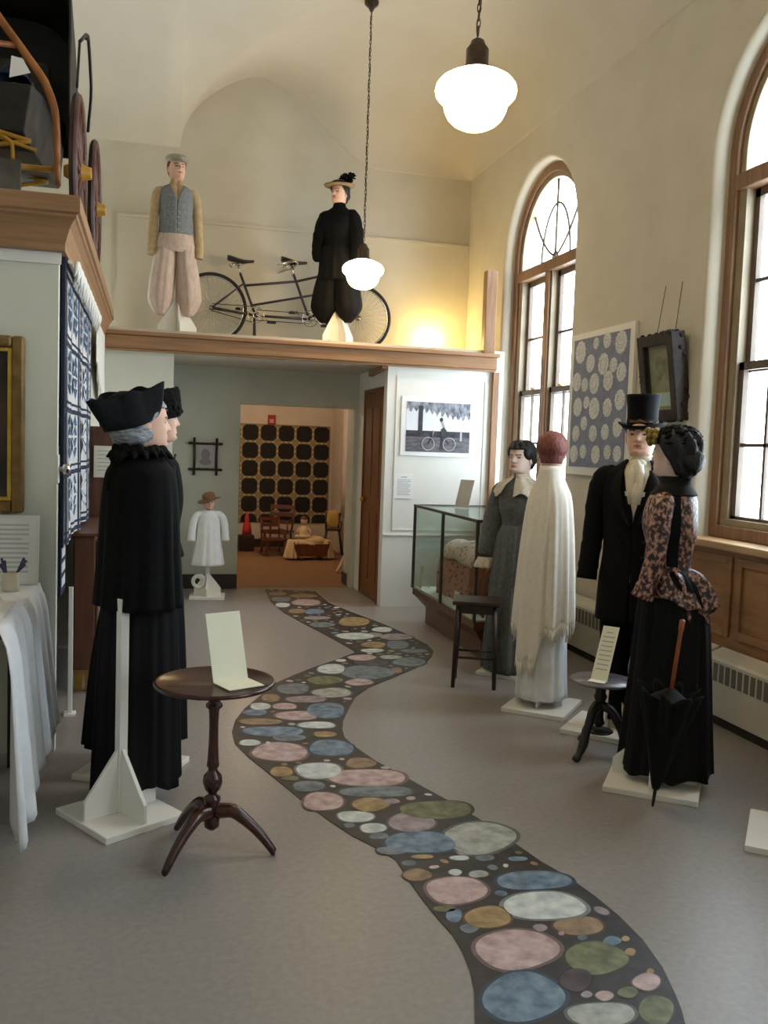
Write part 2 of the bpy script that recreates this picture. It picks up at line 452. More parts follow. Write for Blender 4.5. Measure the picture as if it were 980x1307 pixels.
vault()
# back wall above the gallery, with the low panelling behind the figures
struct('wall_back', MB().bx(XL, XR+0.02, YB, YB+0.12, 2.33, 5.6), M_WALL)
pn = MB(); pn.bx(-0.36, XR-0.002, YB-0.035, YB-0.001, 2.531, 3.76); pn.bx(-0.36, XR-0.002, YB-0.045, YB-0.001, 3.761, 3.79)
struct('trim_1', pn, M_WALL, 'plain panelling with a thin cap rail behind the bicycle')
struct('wall_left', MB().bx(XL-0.12, XL, YF, YB, 0, 5.5), M_WALL)
struct('wall_front', MB().bx(XL, XR, YF-0.12, YF, 0, 5.5), M_WALL)

# right wall: arched openings with rounded plaster reveals
ZSILL, ZARC, HW = 1.06, 3.40, 0.80
def outline(hw, zs, za, n=28):
    P = [(-hw, zs), (hw, zs)]
    for i in range(n+1):
        a = math.pi*i/n; P.append((hw*math.cos(a), za+hw*math.sin(a)))
    return P      # closed loop, last point is (-hw, za)
def right_wall():
    import bmesh
    bm = bmesh.new(); ymin, ymax = YF, YB
    cuts = [ymin]+[(WIN_Y[i]+WIN_Y[i+1])/2 for i in (2, 1, 0)]+[ymax]
    for i, y in enumerate(reversed(WIN_Y)):
        y0, y1 = cuts[i], cuts[i+1]
        P = outline(HW, ZSILL-0.03, ZARC, 36)
        hole = [bm.verts.new((XR, y+p[0], p[1])) for p in P]
        rect = [bm.verts.new((XR, yy, z)) for yy, z in ((y0, 0), (y1, 0), (y1, SPRING), (y0, SPRING))]
        ed = [bm.edges.new((hole[k], hole[(k+1) % len(hole)])) for k in range(len(hole))]
        ed += [bm.edges.new((rect[k], rect[(k+1) % 4])) for k in range(4)]
        bmesh.ops.triangle_fill(bm, use_beauty=True, edges=ed)
        prev = hole
        for dx, inset in ((0.012, 0.018), (0.032, 0.032), (0.06, 0.04), (0.13, 0.045), (0.34, 0.045)):
            Q = outline(HW-inset, ZSILL-0.03+0.0*inset, ZARC, 36)
            cur = [bm.verts.new((XR+dx, y+p[0], p[1])) for p in Q]
            for k in range(len(cur)):
                f = bm.faces.new((prev[k], prev[(k+1) % len(cur)], cur[(k+1) % len(cur)], cur[k])); f.smooth = True
            prev = cur
    me = bpy.data.meshes.new('wall_right'); bmesh.ops.recalc_face_normals(bm, faces=bm.faces); bm.to_mesh(me); bm.free()
    me.materials.append(M_WALL)
    o = bpy.data.objects.new('wall_right', me); C.objects.link(o); o['kind'] = 'structure'
right_wall()

def arch_band(mb, hw, zs, za, wdt, x0, x1, mi=0, n=40, bottom=True):
    """frame of width wdt inside an arched outline, from depth x0 to x1"""
    O, I = outline(hw, zs, za, n), outline(hw-wdt, zs+(wdt if bottom else 0), za, n); N = len(O)
    rs = [[(x, p[0], p[1]) for p in loop] for x, loop in ((x0, O), (x0, I), (x1, I), (x1, O))]
    rs.append(rs[0])
    b = len(mb.v)
    for r in rs[:4]: mb.v += r
    for a in range(4):
        c = (a+1) % 4
        for k in range(N):
            k2 = (k+1) % N
            mb.quad((b+a*N+k, b+a*N+k2, b+c*N+k2, b+c*N+k), mi)
    return mb
def bent(mb, fn, n, r, x, mi=0):
    mb.tube([(x,)+fn(i/(n-1)) for i in range(n)], r, 6, mi)
GL = glass_mat('window_glass', (250, 252, 252))
def make_window(i, y, lab):
    root = bpy.data.objects.new('window_%d' % i, None); C.objects.link(root); root.location = (0, y, 0); root['kind'] = 'structure'
    root['label'] = lab
    hw = HW-0.045
    f = MB(); arch_band(f, hw, ZSILL+0.001, ZARC, 0.075, XR+0.10, XR+0.20); f.build('window_frame', M_WINF, root, bevel=0.006)
    f = MB(); arch_band(f, hw-0.072, ZSILL+0.07, ZARC, 0.05, XR+0.13, XR+0.21); f.build('window_casing', M_TRACK, root, bevel=0.004)
    zt = 3.20
    MB().bx(XR+0.10, XR+0.22, -hw+0.07, hw-0.07, zt, zt+0.10).build('transom', M_WINF, root, bevel=0.008)
    MB().bx(XR+0.11, XR+0.21, -0.045, 0.045, ZSILL+0.05, zt).build('mullion', M_WINF, root, bevel=0.006)
    for s in (-1, 1):
        a, b = sorted((s*0.045, s*(hw-0.12)))
        t = MB(); t.bx(XR+0.135, XR+0.205, a, a+0.022, ZSILL+0.07, zt); t.bx(XR+0.135, XR+0.205, b-0.022, b, ZSILL+0.07, zt)
        t.build('sash_track', M_TRACK, root)
        a, b = a+0.022, b-0.022; zm = 2.12
        for z0, z1, x, mv in ((ZSILL+0.07, zm+0.03, XR+0.175, True), (zm-0.03, zt, XR+0.215, False)):
            m = MB(); d = 0.036
            for (u0, u1, v0, v1) in ((a, b, z0, z0+0.07 if mv else z0+0.05), (a, b, z1-0.05, z1), (a, a+0.045, z0, z1), (b-0.045, b, z0, z1)):
                m.bx(x-d/2, x+d/2, u0, u1, v0, v1)
            m.bx(x-0.011, x+0.011, a, b, (z0+z1)/2-0.011, (z0+z1)/2+0.011)
            if mv: m.bx(x-0.011, x+0.011, (a+b)/2-0.011, (a+b)/2+0.011, z0, z1)
            sh = m.build('sash', M_SASH, root)
            MB().bx(x-0.002, x+0.002, a+0.03, b-0.03, z0+0.04, z1-0.03).build('pane', GL, sh)
        MB().bx(XR+0.14, XR+0.16, s*0.3-0.03 if s > 0 else -0.33, s*0.3+0.03 if s > 0 else -0.27, zm+0.03, zm+0.05).build('sash_lock', M_BRASS, root)
    fan = MB(); x = XR+0.185; z0 = zt+0.10; r = hw-0.12; top = ZARC+r-z0
    fan.tube([(x, 0, z0), (x, 0, z0+top)], 0.012, 6)
    bent(fan, lambda t: (0.30*math.cos(math.pi*t), z0+0.52*math.sin(math.pi*t)), 24, 0.011, x)
    bent(fan, lambda t: (0.055*math.cos(math.pi*t), z0+0.085*math.sin(math.pi*t)), 12, 0.010, x)
    for s in (-1, 1):
        bent(fan, lambda t: (s*(0.04+0.52*t), z0+0.06+0.20*t+0.36*t*t), 16, 0.011, x)
        bent(fan, lambda t: (s*(0.30+0.30*t**0.8), z0+0.02+0.36*t), 10, 0.009, x) if False else None
    fan.build('fanlight_bars', M_SASH, root)
    pl = MB(); O = [(XR+0.18, p[0], p[1]) for p in outline(r+0.02, z0-0.01, ZARC, 30)]
    pl.prism(O, (0.004, 0, 0)); pl.build('fanlight_pane', GL, root)
    sl = MB(); sl.bx(XR-0.10, XR+0.24, -HW-0.06, HW+0.06, ZSILL-0.045, ZSILL)
    sl.build('window_sill', M_SILL, root, bevel=0.008)
    wp = MB()      # oak panelling below the sill
    wp.bx(XR-0.030, XR-0.001, -HW-0.03, HW+0.03, 0.02, ZSILL-0.046)
    for k in range(3):
        y0 = -HW+0.02+k*0.535
        for (u0, u1, v0, v1) in ((y0, y0+0.05, 0.5, 0.98), (y0+0.44, y0+0.49, 0.5, 0.98), (y0+0.05, y0+0.44, 0.5, 0.55), (y0+0.05, y0+0.44, 0.93, 0.98)):
            wp.bx(XR-0.045, XR-0.029, u0, u1, v0, v1)
    wp.build('sill_panelling', M_WAINS, root, bevel=0.004)
M_SILL = mat('sill_oak', (186, 150, 106), (202, 166, 122), 0.35, 5, (5, 0.5, 5))
make_window(1, WIN_Y[0], 'arched window beyond the grey dress and white shawl figures')
make_window(2, WIN_Y[1], 'arched window at the right edge, beside the black-skirted figure')
make_window(3, WIN_Y[2], 'arched window outside the view, next along the right wall')
make_window(4, WIN_Y[3], 'arched window outside the view, last along the right wall')
struct('baseboard_right', MB().bx(XR-0.02, XR-0.001, 7.9, YB, 0.0, 0.12), M_DARKB)

# gallery at the back: slab, oak fascia; plain wall and alcove below
struct('trim_2', MB().bx(-0.42, XR-0.001, 8.40, YB-0.001, 2.331, 2.53), M_CEIL, 'gallery floor slab')
tr = MB(); tr.bx(-0.40, XR-0.10, 8.33, 8.40, 2.345, 2.46); tr.bx(-0.42, XR-0.08, 8.30, 8.46, 2.46, 2.495); tr.bx(-0.40, XR-0.10, 8.345, 8.40, 2.325, 2.345)
struct('trim_3', tr, M_OAK, 'oak fascia along the gallery edge', bevel=0.006)
struct('trim_4', MB().bx(3.13, 3.24, 8.36, 8.46, 2.496, 3.30), M_OAKV, 'short oak post at the right end of the gallery', bevel=0.006)
al = MB(); al.bx(-0.55, 0.19, 8.47, 8.60, 0, 2.331); al.bx(0.19-0.13, 0.19, 8.60, YB, 0, 2.331)
struct('wall_alcove_left', al, M_PALE)
dw = MB(); dw.bx(0.0, 0.905, YB, YB+0.14, 0, 2.331); dw.bx(0.905, 2.135, YB, YB+0.14, 1.955, 2.331); dw.bx(2.135, XR, YB, YB+0.14, 0, 2.331)
struct('wall_alcove', dw, M_ALC)
struct('baseboard_alcove', MB().bx(0.191, 0.904, YB-0.02, YB-0.001, 0, 0.15), M_DARKB)
struct('trim_5', MB().bx(0.905, 0.99, YB-0.012, YB-0.001, 1.955, 1.995), M_ALC, 'small step in the door head')
pb = MB(); pb.bx(2.18, XR-0.001, 8.40, 8.52, 0, 2.331); pb.bx(2.18, 2.26, 8.521, 8.56, 0, 2.331); pb.bx(2.18, 2.26, 9.30, YB-0.001, 0, 2.331); pb.bx(2.18, 2.26, 8.56, 9.30, 2.11, 2.331)
struct('wall_panel', pb, M_PANEL)
mo = MB(); mo.bx(2.181, 3.335, 8.386, 8.399, 0.70, 0.715)
for (x0, x1, z0, z1) in ((2.27, 2.285, 0.75, 2.24), (3.17, 3.185, 0.75, 2.24), (2.285, 3.17, 2.225, 2.24), (2.285, 3.17, 0.75, 0.765)):
    mo.bx(x0, x1, 8.392, 8.399, z0, z1)
struct('trim_6', mo, M_PANEL, 'thin moulding and dado rail on the white panel')
struct('trim_7', MB().bx(3.24, 3.30, 8.36, 8.399, 0, 2.32), M_OAKV, 'oak strip at the right of the white panel')
br = MB(); br.prism([(2.17, 8.40, 2.33), (2.17, 8.95, 2.33), (2.17, 8.95, 2.26), (2.17, 8.40, 2.30)], (-0.05, 0, 0)); struct('trim_8', br, M_OAK, 'oak bracket under the gallery')
d1 = bpy.data.objects.new('door_1', None); C.objects.link(d1); d1['kind'] = 'structure'; d1['label'] = 'brown wooden door beside the white panel, seen nearly edge-on'
m = MB(); m.bx(2.185, 2.225, 8.565, 9.295, 0.01, 2.10)
for (y0, y1, z0, z1) in ((8.64, 8.90, 0.2, 0.9), (8.96, 9.22, 0.2, 0.9), (8.64, 8.90, 1.05, 1.95), (8.96, 9.22, 1.05, 1.95)):
    m.bx(2.176, 2.186, y0, y1, z0, z1)
m.build('door_leaf', M_DOORW, d1, bevel=0.004)
m = MB(); m.bx(2.172, 2.184, 8.53, 8.565, 0, 2.14); m.bx(2.172, 2.184, 9.295, 9.33, 0, 2.14); m.bx(2.172, 2.184, 8.53, 9.33, 2.10, 2.14); m.build('door_casing', M_DOORW, d1)
MB().ell((2.16, 9.2, 1.0), (0.03, 0.03, 0.03), 14, 8).build('door_knob', M_BRASS, d1)

# left gallery: white partition, dark opening behind it, stepped oak cornice and floor
YW, XW = 4.6, -0.437
struct('wall_partition', MB().bx(XL, XW, YW, YW+0.07, 0, 2.42), M_PALE)
struct('wall_recess', MB().bx(XL, -1.5, YW+0.071, 8.46, 0, 2.42), M_DARKB)  # recess wall coloured dark, so the shade of the opening is in its paint
lw = MB(); lw.bx(-1.49, XW, 7.0, 8.468, 0, 2.42); struct('wall_side', lw, M_PALE)
struct('trim_9', MB().bx(XL, XW+0.005, YW-0.02, 8.395, 2.421, 2.60), M_CEIL, 'left gallery floor slab')
def cornice(prof):
    """oak moulding mitred round the outer corner of the left gallery"""
    mb = MB(); rs = [[(XL, YW-0.021-d, z) for d, z in prof], [(XW+0.006+d, YW-0.021-d, z) for d, z in prof], [(XW+0.006+d, 8.38, z) for d, z in prof]]
    return mb.rings(rs, True, True, 0, False)
struct('trim_10', cornice(((0, 2.415), (0.028, 2.415), (0.028, 2.445), (0.036, 2.475), (0.050, 2.52), (0.070, 2.555), (0.082, 2.565), (0.082, 2.578), (0.098, 2.584), (0.098, 2.652), (0.090, 2.662), (0, 2.662))), M_OAK, 'oak cornice of the left gallery', bevel=0.003)
st = MB(); st.bx(XL, XW+0.012, YW-0.012, YW-0.001, 2.36, 2.414); struct('trim_11', st, M_WHITE, 'white strip below the cornice')
# far room beyond the doorway
M_FCARP = mat('warm_carpet', (136, 102, 70), (150, 114, 80), 0.9, 30, bump=0.05)
M_FWALL = mat('far_plaster', (206, 192, 174), (213, 199, 181), 0.7, 4)
struct('floor_far', MB().bx(-1.0, 2.9, YB+0.02, 13.5, -0.06, 0.001), M_FCARP)
struct('wall_far', MB().bx(-1.0, 2.9, 13.45, 13.55, 0, 2.6), M_FWALL)
struct('wall_far_right', MB().bx(2.66, 2.76, YB+0.14, 13.449, 0, 2.6), M_FWALL)
struct('wall_far_left', MB().bx(-1.1, -1.0, YB+0.14, 13.449, 0, 2.6), M_FWALL)
struct('ceiling_far', MB().bx(-1.1, 2.9, YB+0.14, 13.55, 2.6, 2.7), M_FWALL)
struct('baseboard_far', MB().bx(-1.0, 2.659, 13.43, 13.449, 0, 0.12), M_DARKB)
fr = MB(); fr.bx(2.136, 2.30, YB+0.141, YB+0.36, 0, 2.2); struct('wall_door_return', fr, M_ALC)
struct('baseboard_return', MB().bx(2.12, 2.135, YB+0.141, YB+0.36, 0, 0.13), M_DARKB)
lamp('far_room_light', (1.2, 11.6, 2.45), FAR_ROOM_WATT, (1.0, 0.72, 0.46), 0.15)
# ------------------------------------------------------------------ painted cobblestone floor cloth
PL= [(1.199, 9.517), (1.159, 8.752), (1.207, 8.169), (1.296, 7.685), (1.389, 7.25), (1.46, 6.885), (1.506, 6.633), (1.513, 6.528), (1.333, 6.322), (1.123, 6.113), (0.955, 5.916), (0.809, 5.733), (0.661, 5.421), (0.552, 5.187), (0.479, 4.97), (0.444, 4.766), (0.443, 4.574), (0.493, 4.354), (0.553, 4.16), (0.608, 3.971), (0.661, 3.788), (0.738, 3.557), (0.802, 3.394), (0.869, 3.275), (0.918, 3.165), (0.921, 2.996), (0.93, 2.852), (0.944, 2.719), (0.959, 2.619), (0.958, 2.528), (0.946, 2.424), (0.924, 2.329), (0.875, 2.188)]
PR= [(1.709, 9.344), (1.723, 8.634), (1.848, 8.127), (2.005, 7.561), (2.095, 7.125), (2.145, 6.735), (2.129, 6.517), (2.061, 6.343), (1.974, 6.18), (1.834, 6.01), (1.595, 5.758), (1.381, 5.546), (1.248, 5.344), (1.156, 5.105), (1.077, 4.886), (1.038, 4.721), (1.023, 4.589), (1.05, 4.421), (1.102, 4.214), (1.172, 4.03), (1.234, 3.85), (1.303, 3.662), (1.362, 3.474), (1.414, 3.256), (1.459, 3.054), (1.506, 2.919), (1.537, 2.766), (1.553, 2.629), (1.554, 2.481), (1.532, 2.329), (1.493, 2.197), (1.469, 2.128), (1.444, 2.073)]
STONES= [('pink', 0.99, 2.03, 0.13, 0.08, 0.2), ('ochre', 1.27, 1.97, 0.11, 0.08, -0.3), ('slate', 0.88, 1.88, 0.10, 0.06, 0.4), ('green', 1.10, 1.86, 0.09, 0.045, 0.0), ('white', 1.37, 1.85, 0.06, 0.035, 0.3), ('pink', 1.067, 2.899, 0.124, 0.1, -2.99), ('blue', 1.368, 2.915, 0.15, 0.079, 3.05), ('white', 1.33, 2.739, 0.158, 0.1, 3.13), ('ochre', 1.11, 2.703, 0.089, 0.07, -2.97), ('brown', 1.387, 2.594, 0.091, 0.061, -3.08), ('blue', 1.002, 2.735, 0.05, 0.028, 1.17), ('slate', 1.025, 2.649, 0.035, 0.029, -2.82), ('pink', 1.13, 2.506, 0.146, 0.117, -2.85), ('green', 1.354, 2.413, 0.118, 0.087, -2.78), ('blue', 1.052, 2.274, 0.14, 0.113, -2.71), ('plum', 1.239, 2.318, 0.069, 0.047, 0.83), ('grey', 1.234, 2.153, 0.109, 0.055, 3.05), ('pink', 1.442, 2.267, 0.054, 0.038, -2.59), ('pink', 1.284, 2.229, 0.031, 0.023, -2.7), ('green', 1.397, 2.14, 0.081, 0.049, -2.36), ('blue', 1.451, 2.49, 0.035, 0.026, -2.67), ('ochre', 1.476, 2.421, 0.026, 0.016, 0.83), ('ochre', 1.5, 2.493, 0.019, 0.013, -2.37), ('green', 1.359, 2.23, 0.036, 0.026, -2.68), ('mauve', 1.255, 2.608, 0.027, 0.022, -2.77), ('grey', 1.3, 3.292, 0.173, 0.144, -2.61), ('blue', 1.053, 3.291, 0.153, 0.106, 3.08), ('mauve', 1.072, 3.483, 0.112, 0.1, -2.58), ('green', 1.213, 3.587, 0.167, 0.108, 3.08), ('white', 0.855, 3.575, 0.085, 0.06, 3.02), ('white', 0.9, 3.452, 0.059, 0.049, 3.12), ('ochre', 0.947, 3.691, 0.087, 0.081, -2.66), ('pink', 0.75, 3.758, 0.113, 0.092, 1.35), ('slate', 1.009, 3.827, 0.182, 0.07, 2.99), ('pink', 1.006, 4.002, 0.2, 0.119, 3.02), ('white', 0.799, 4.129, 0.121, 0.112, 3.13), ('slate', 0.718, 3.941, 0.077, 0.071, 3.04), ('brown', 1.016, 4.199, 0.084, 0.072, 1.13), ('slate', 0.905, 3.374, 0.043, 0.031, 3.05), ('ochre', 1.024, 3.168, 0.045, 0.021, 3.0), ('white', 1.16, 3.133, 0.041, 0.021, 3.02), ('slate', 1.256, 3.115, 0.041, 0.025, 3.07), ('blue', 1.378, 3.086, 0.041, 0.021, 3.04), ('white', 1.106, 3.025, 0.028, 0.024, -2.44), ('grey', 1.186, 2.997, 0.04, 0.029, -3.11), ('brown', 0.962, 3.032, 0.056, 0.05, -2.77), ('green', 0.985, 2.782, 0.043, 0.022, 3.0), ('mauve', 1.199, 3.169, 0.037, 0.022, 3.05), ('slate', 0.921, 3.238, 0.065, 0.036, 3.0), ('slate', 0.81, 3.493, 0.026, 0.024, -2.93), ('mauve', 1.046, 3.707, 0.038, 0.033, -3.02), ('slate', 1.365, 2.527, 0.02, 0.015, -2.55), ('ochre', 1.481, 2.313, 0.018, 0.011, -2.46), ('mauve', 1.236, 2.245, 0.02, 0.015, -2.56), ('slate', 1.2, 2.584, 0.018, 0.014, -2.81), ('pink', 1.309, 2.563, 0.014, 0.01, -2.38), ('pink', 0.654, 4.417, 0.152, 0.148, 2.68), ('blue', 0.921, 4.437, 0.138, 0.121, 1.23), ('ochre', 0.622, 4.142, 0.069, 0.059, 1.49), ('blue', 0.664, 4.745, 0.183, 0.09, 2.99), ('slate', 0.731, 4.624, 0.097, 0.056, 2.99), ('ochre', 0.928, 4.656, 0.064, 0.053, 3.09), ('white', 0.519, 4.578, 0.06, 0.05, 2.89), ('white', 0.611, 4.556, 0.025, 0.014, 1.45), ('white', 0.915, 4.82, 0.109, 0.066, 3.02), ('pink', 0.834, 5.009, 0.138, 0.091, 3.02), ('blue', 1.018, 5.089, 0.169, 0.123, 1.32), ('brown', 0.613, 4.925, 0.131, 0.062, 2.99), ('blue', 0.604, 5.102, 0.073, 0.071, 2.32), ('white', 0.648, 5.218, 0.075, 0.065, 1.51), ('pink', 0.79, 5.199, 0.078, 0.07, 3.05), ('mauve', 0.942, 5.33, 0.136, 0.08, 3.03), ('grey', 1.125, 5.455, 0.131, 0.119, -2.9), ('slate', 0.898, 5.576, 0.143, 0.108, 1.38), ('brown', 0.731, 5.386, 0.092, 0.061, 1.44), ('green', 1.136, 5.754, 0.125, 0.117, -2.6), ('slate', 1.464, 5.927, 0.214, 0.19, -2.49), ('pink', 1.352, 5.68, 0.1, 0.09, -2.68), ('white', 1.238, 6.047, 0.149, 0.1, 1.31), ('plum', 1.557, 6.194, 0.145, 0.109, -3.08), ('pink', 1.525, 6.351, 0.111, 0.096, -2.81), ('grey', 1.744, 6.344, 0.09, 0.066, -3.06), ('slate', 1.841, 6.187, 0.152, 0.125, 0.84), ('brown', 1.679, 5.958, 0.09, 0.046, 1.25), ('ochre', 1.716, 6.763, 0.125, 0.098, 1.09), ('white', 1.658, 6.568, 0.093, 0.07, -3.05), ('white', 1.642, 7.094, 0.167, 0.139, -2.89), ('slate', 1.905, 6.746, 0.172, 0.093, 1.23), ('ochre', 1.764, 7.692, 0.218, 0.15, 1.22), ('mauve', 1.972, 7.033, 0.151, 0.125, -2.7), ('white', 1.93, 7.333, 0.114, 0.088, 1.05), ('slate', 1.978, 6.518, 0.114, 0.07, -3.13), ('slate', 1.457, 7.574, 0.129, 0.112, 1.03), ('mauve', 1.466, 7.882, 0.131, 0.086, -3.13), ('blue', 1.497, 8.188, 0.147, 0.098, 1.31), ('brown', 1.341, 8.224, 0.134, 0.085, 1.35), ('pink', 1.505, 8.679, 0.196, 0.154, 1.22), ('brown', 1.542, 9.062, 0.156, 0.139, -2.56), ('slate', 1.284, 8.871, 0.17, 0.104, 1.38), ('white', 1.251, 8.546, 0.129, 0.076, 1.39), ('brown', 1.29, 9.203, 0.133, 0.097, 1.33), ('mauve', 1.817, 7.129, 0.095, 0.065, 1.19), ('green', 0.652, 4.05, 0.043, 0.033, 2.97), ('grey', 1.125, 4.115, 0.026, 0.021, -3.1), ('brown', 1.023, 4.186, 0.078, 0.058, 3.08)]

STONE_COL = {'pink': ((164,134,134),(206,184,182)), 'blue': ((74,98,120),(128,150,168)), 'white': ((176,186,188),(222,226,222)), 'ochre': ((134,108,70),(178,152,110)),
 'brown': ((120,98,76),(162,136,108)), 'green': ((82,88,62),(128,130,96)), 'slate': ((84,96,106),(128,138,144)), 'plum': ((54,44,48),(84,72,74)), 'grey': ((140,146,142),(188,190,182)), 'mauve': ((132,118,126),(172,158,164))}
M_GROUT = mat('painted_grout', (34, 33, 35), (52, 50, 51), 0.5, 14)
def floor_cloth():
    names = list(STONE_COL); ms = [M_GROUT]+[mat('stone_'+n, STONE_COL[n][0], STONE_COL[n][1], 0.5, 17, (1, 1, 1), 8, lo=0.34, hi=0.66) for n in names]
    rims = len(ms); ms += [mat('rim_'+n, tuple(int(c*0.62) for c in STONE_COL[n][0]), tuple(int(c*0.72) for c in STONE_COL[n][0]), 0.55, 20) for n in names]
    mb = MB(); pl = PL+[(0.80, 2.0), (0.70, 1.8)]; prr = PR+[(PR[-1][0]+0.0, 2.0), (PR[-1][0]-0.05, 1.8)]
    def dense(P):
        o = []
        for a, b in zip(P, P[1:]): o += [((a[0]*(1-t)+b[0]*t), (a[1]*(1-t)+b[1]*t)) for t in (0, 0.34, 0.67)]
        return o+[P[-1]]
    A, B = dense(pl), dense(prr); n = len(A)
    rs = [[(A[i][0], A[i][1], 0.0005), (A[i][0], A[i][1], 0.003), (B[i][0], B[i][1], 0.003), (B[i][0], B[i][1], 0.0005)] for i in range(n)]
    mb.rings(rs, False, False, 0, False)
    for q, (c, x, y, a, b, ang) in enumerate(STONES):
        if c in names: k = names.index(c)
        for lev, sc, z in ((rims, 1.0, 0.0036), (1, 0.90, 0.0042)):
            P = []
            for j in range(28):
                t = 2*math.pi*j/28; w = 1+0.035*math.sin(3*t+q)+0.03*math.sin(2*t+2.3*q)
                e = abs(math.cos(t))**0.85*math.copysign(1, math.cos(t)), abs(math.sin(t))**0.85*math.copysign(1, math.sin(t))
                u, v = (a*w*e[0])*sc, (b*w*e[1])*sc
                P.append((x+u*math.cos(ang)-v*math.sin(ang), y+u*math.sin(ang)+v*math.cos(ang), z+0.00002*(q % 9)))
            mb.poly(P, lev+k)
    rnd = random.Random(12); have = [(x, y, a) for c, x, y, a, b, ang in STONES]     # pebbles between the big stones
    for q in range(6000):
        i = rnd.randrange(len(PL)-1); u, t = rnd.random(), rnd.uniform(0.06, 0.94)
        l = [PL[i][k]+(PL[i+1][k]-PL[i][k])*u for k in (0, 1)]; r = [PR[i][k]+(PR[i+1][k]-PR[i][k])*u for k in (0, 1)]
        x, y = l[0]+(r[0]-l[0])*t, l[1]+(r[1]-l[1])*t; rad = rnd.uniform(0.016, 0.05)
        def clear(r_):
            for (c, sx, sy, a, b, ang) in STONES:
                dx, dy = x-sx, y-sy; p, w_ = dx*math.cos(ang)+dy*math.sin(ang), -dx*math.sin(ang)+dy*math.cos(ang)
                if (p/(a+r_+0.008))**2+(w_/(b+r_+0.008))**2 < 1: return False
            return all((x-sx)**2+(y-sy)**2 > (r_+sr+0.008)**2 for sx, sy, sr in small)
        if q == 0: small = []
        if len(small) > 170: break
        if not clear(rad): continue
        small.append((x, y, rad)); k = rnd.randrange(len(names)); e = rnd.uniform(0.6, 1.0); ang = rnd.uniform(0, 3.1)
        for lev, sc, z in ((rims, 1.0, 0.0036), (1, 0.86, 0.0042)):
            mb.poly([(x+rad*sc*(math.cos(j*0.4488)*math.cos(ang)-e*math.sin(j*0.4488)*math.sin(ang)), y+rad*sc*(math.cos(j*0.4488)*math.sin(ang)+e*math.sin(j*0.4488)*math.cos(ang)), z) for j in range(14)], lev+k)
    o = mb.build('floor_cloth', ms, None, norm=False)
    tag(o, 'long winding floor cloth painted with coloured cobblestones on near-black ground', 'floor cloth')
floor_cloth()
# ------------------------------------------------------------------ furniture and props
M_GLOBE = mat('opal_glass', (250, 246, 236), None, 0.3, emit=(255, 218, 160), emit_s=GLOBE_EMIT)
M_BRONZE = mat('bronze', (62, 52, 42), (84, 70, 56), 0.4, 20, metal=0.6)
def pendant(x, y, z, zc, s, lab):
    """schoolhouse globe on a chain; z is the globe's middle, zc the ceiling"""
    t = thing('pendant_lamp', lab, 'lamp', (x, y, zc), 0, 'schoolhouse pendant lamps')
    dz = z-zc
    MB().lathe([(0.0, 0.0), (0.065, -0.002), (0.06, -0.03), (0.03, -0.055), (0.012, -0.09), (0.0, -0.095)], 24).build('canopy', M_BRONZE, t)
    top = dz+0.20*s+0.06; ch = MB(); n = int((-0.09-top)/0.034)
    for i in range(n):
        zz = -0.09-0.034*(i+0.5); P = []
        for k in range(10):
            a = 2*math.pi*k/10; u, v = 0.008*math.cos(a), 0.024*math.sin(a)
            P.append((u, 0, zz+v) if i % 2 else (0, u, zz+v))
        ch.tube(P, 0.0028, 5, closed=True)
    ch.build('chain', M_BRONZE, t)
    cd = MB(); cd.tube([(0.008*math.cos(i*0.8), 0.008*math.sin(i*0.8), -0.07+(top+0.07)*i/60) for i in range(61)], 0.0032, 5); cd.build('cord', M_BRONZE, t)
    R = 0.187*s
    MB().lathe([(0, top+0.005), (0.012, top), (0.03, top-0.012), (0.036, top-0.03), (0.052, top-0.05), (0.052, dz+0.135*s), (0.085*s, dz+0.118*s), (0.085*s, dz+0.10*s), (0, dz+0.10*s)], 28).build('fitter', M_BRONZE, t)
    pr = [(0.080, 0.112), (0.10, 0.104), (0.135, 0.088), (0.165, 0.070), (0.182, 0.048), (0.187, 0.025), (0.182, 0.004), (0.166, -0.014), (0.152, -0.026), (0.147, -0.040), (0.140, -0.066), (0.125, -0.096), (0.100, -0.120), (0.065, -0.138), (0.03, -0.146), (0.0, -0.148)]
    MB().lathe([(r*s, dz+zz*s) for r, zz in pr], 40).build('globe', M_GLOBE, t)
    return t
pendant(1.415, 4.03, 3.165, 5.40, 1.0, 'larger-looking pendant lamp with white schoolhouse globe on a chain, nearest the camera')
pendant(1.812, 8.0, 3.10, 5.445, 1.0, 'smaller-looking farther pendant lamp with white schoolhouse globe, before the gallery cyclists')

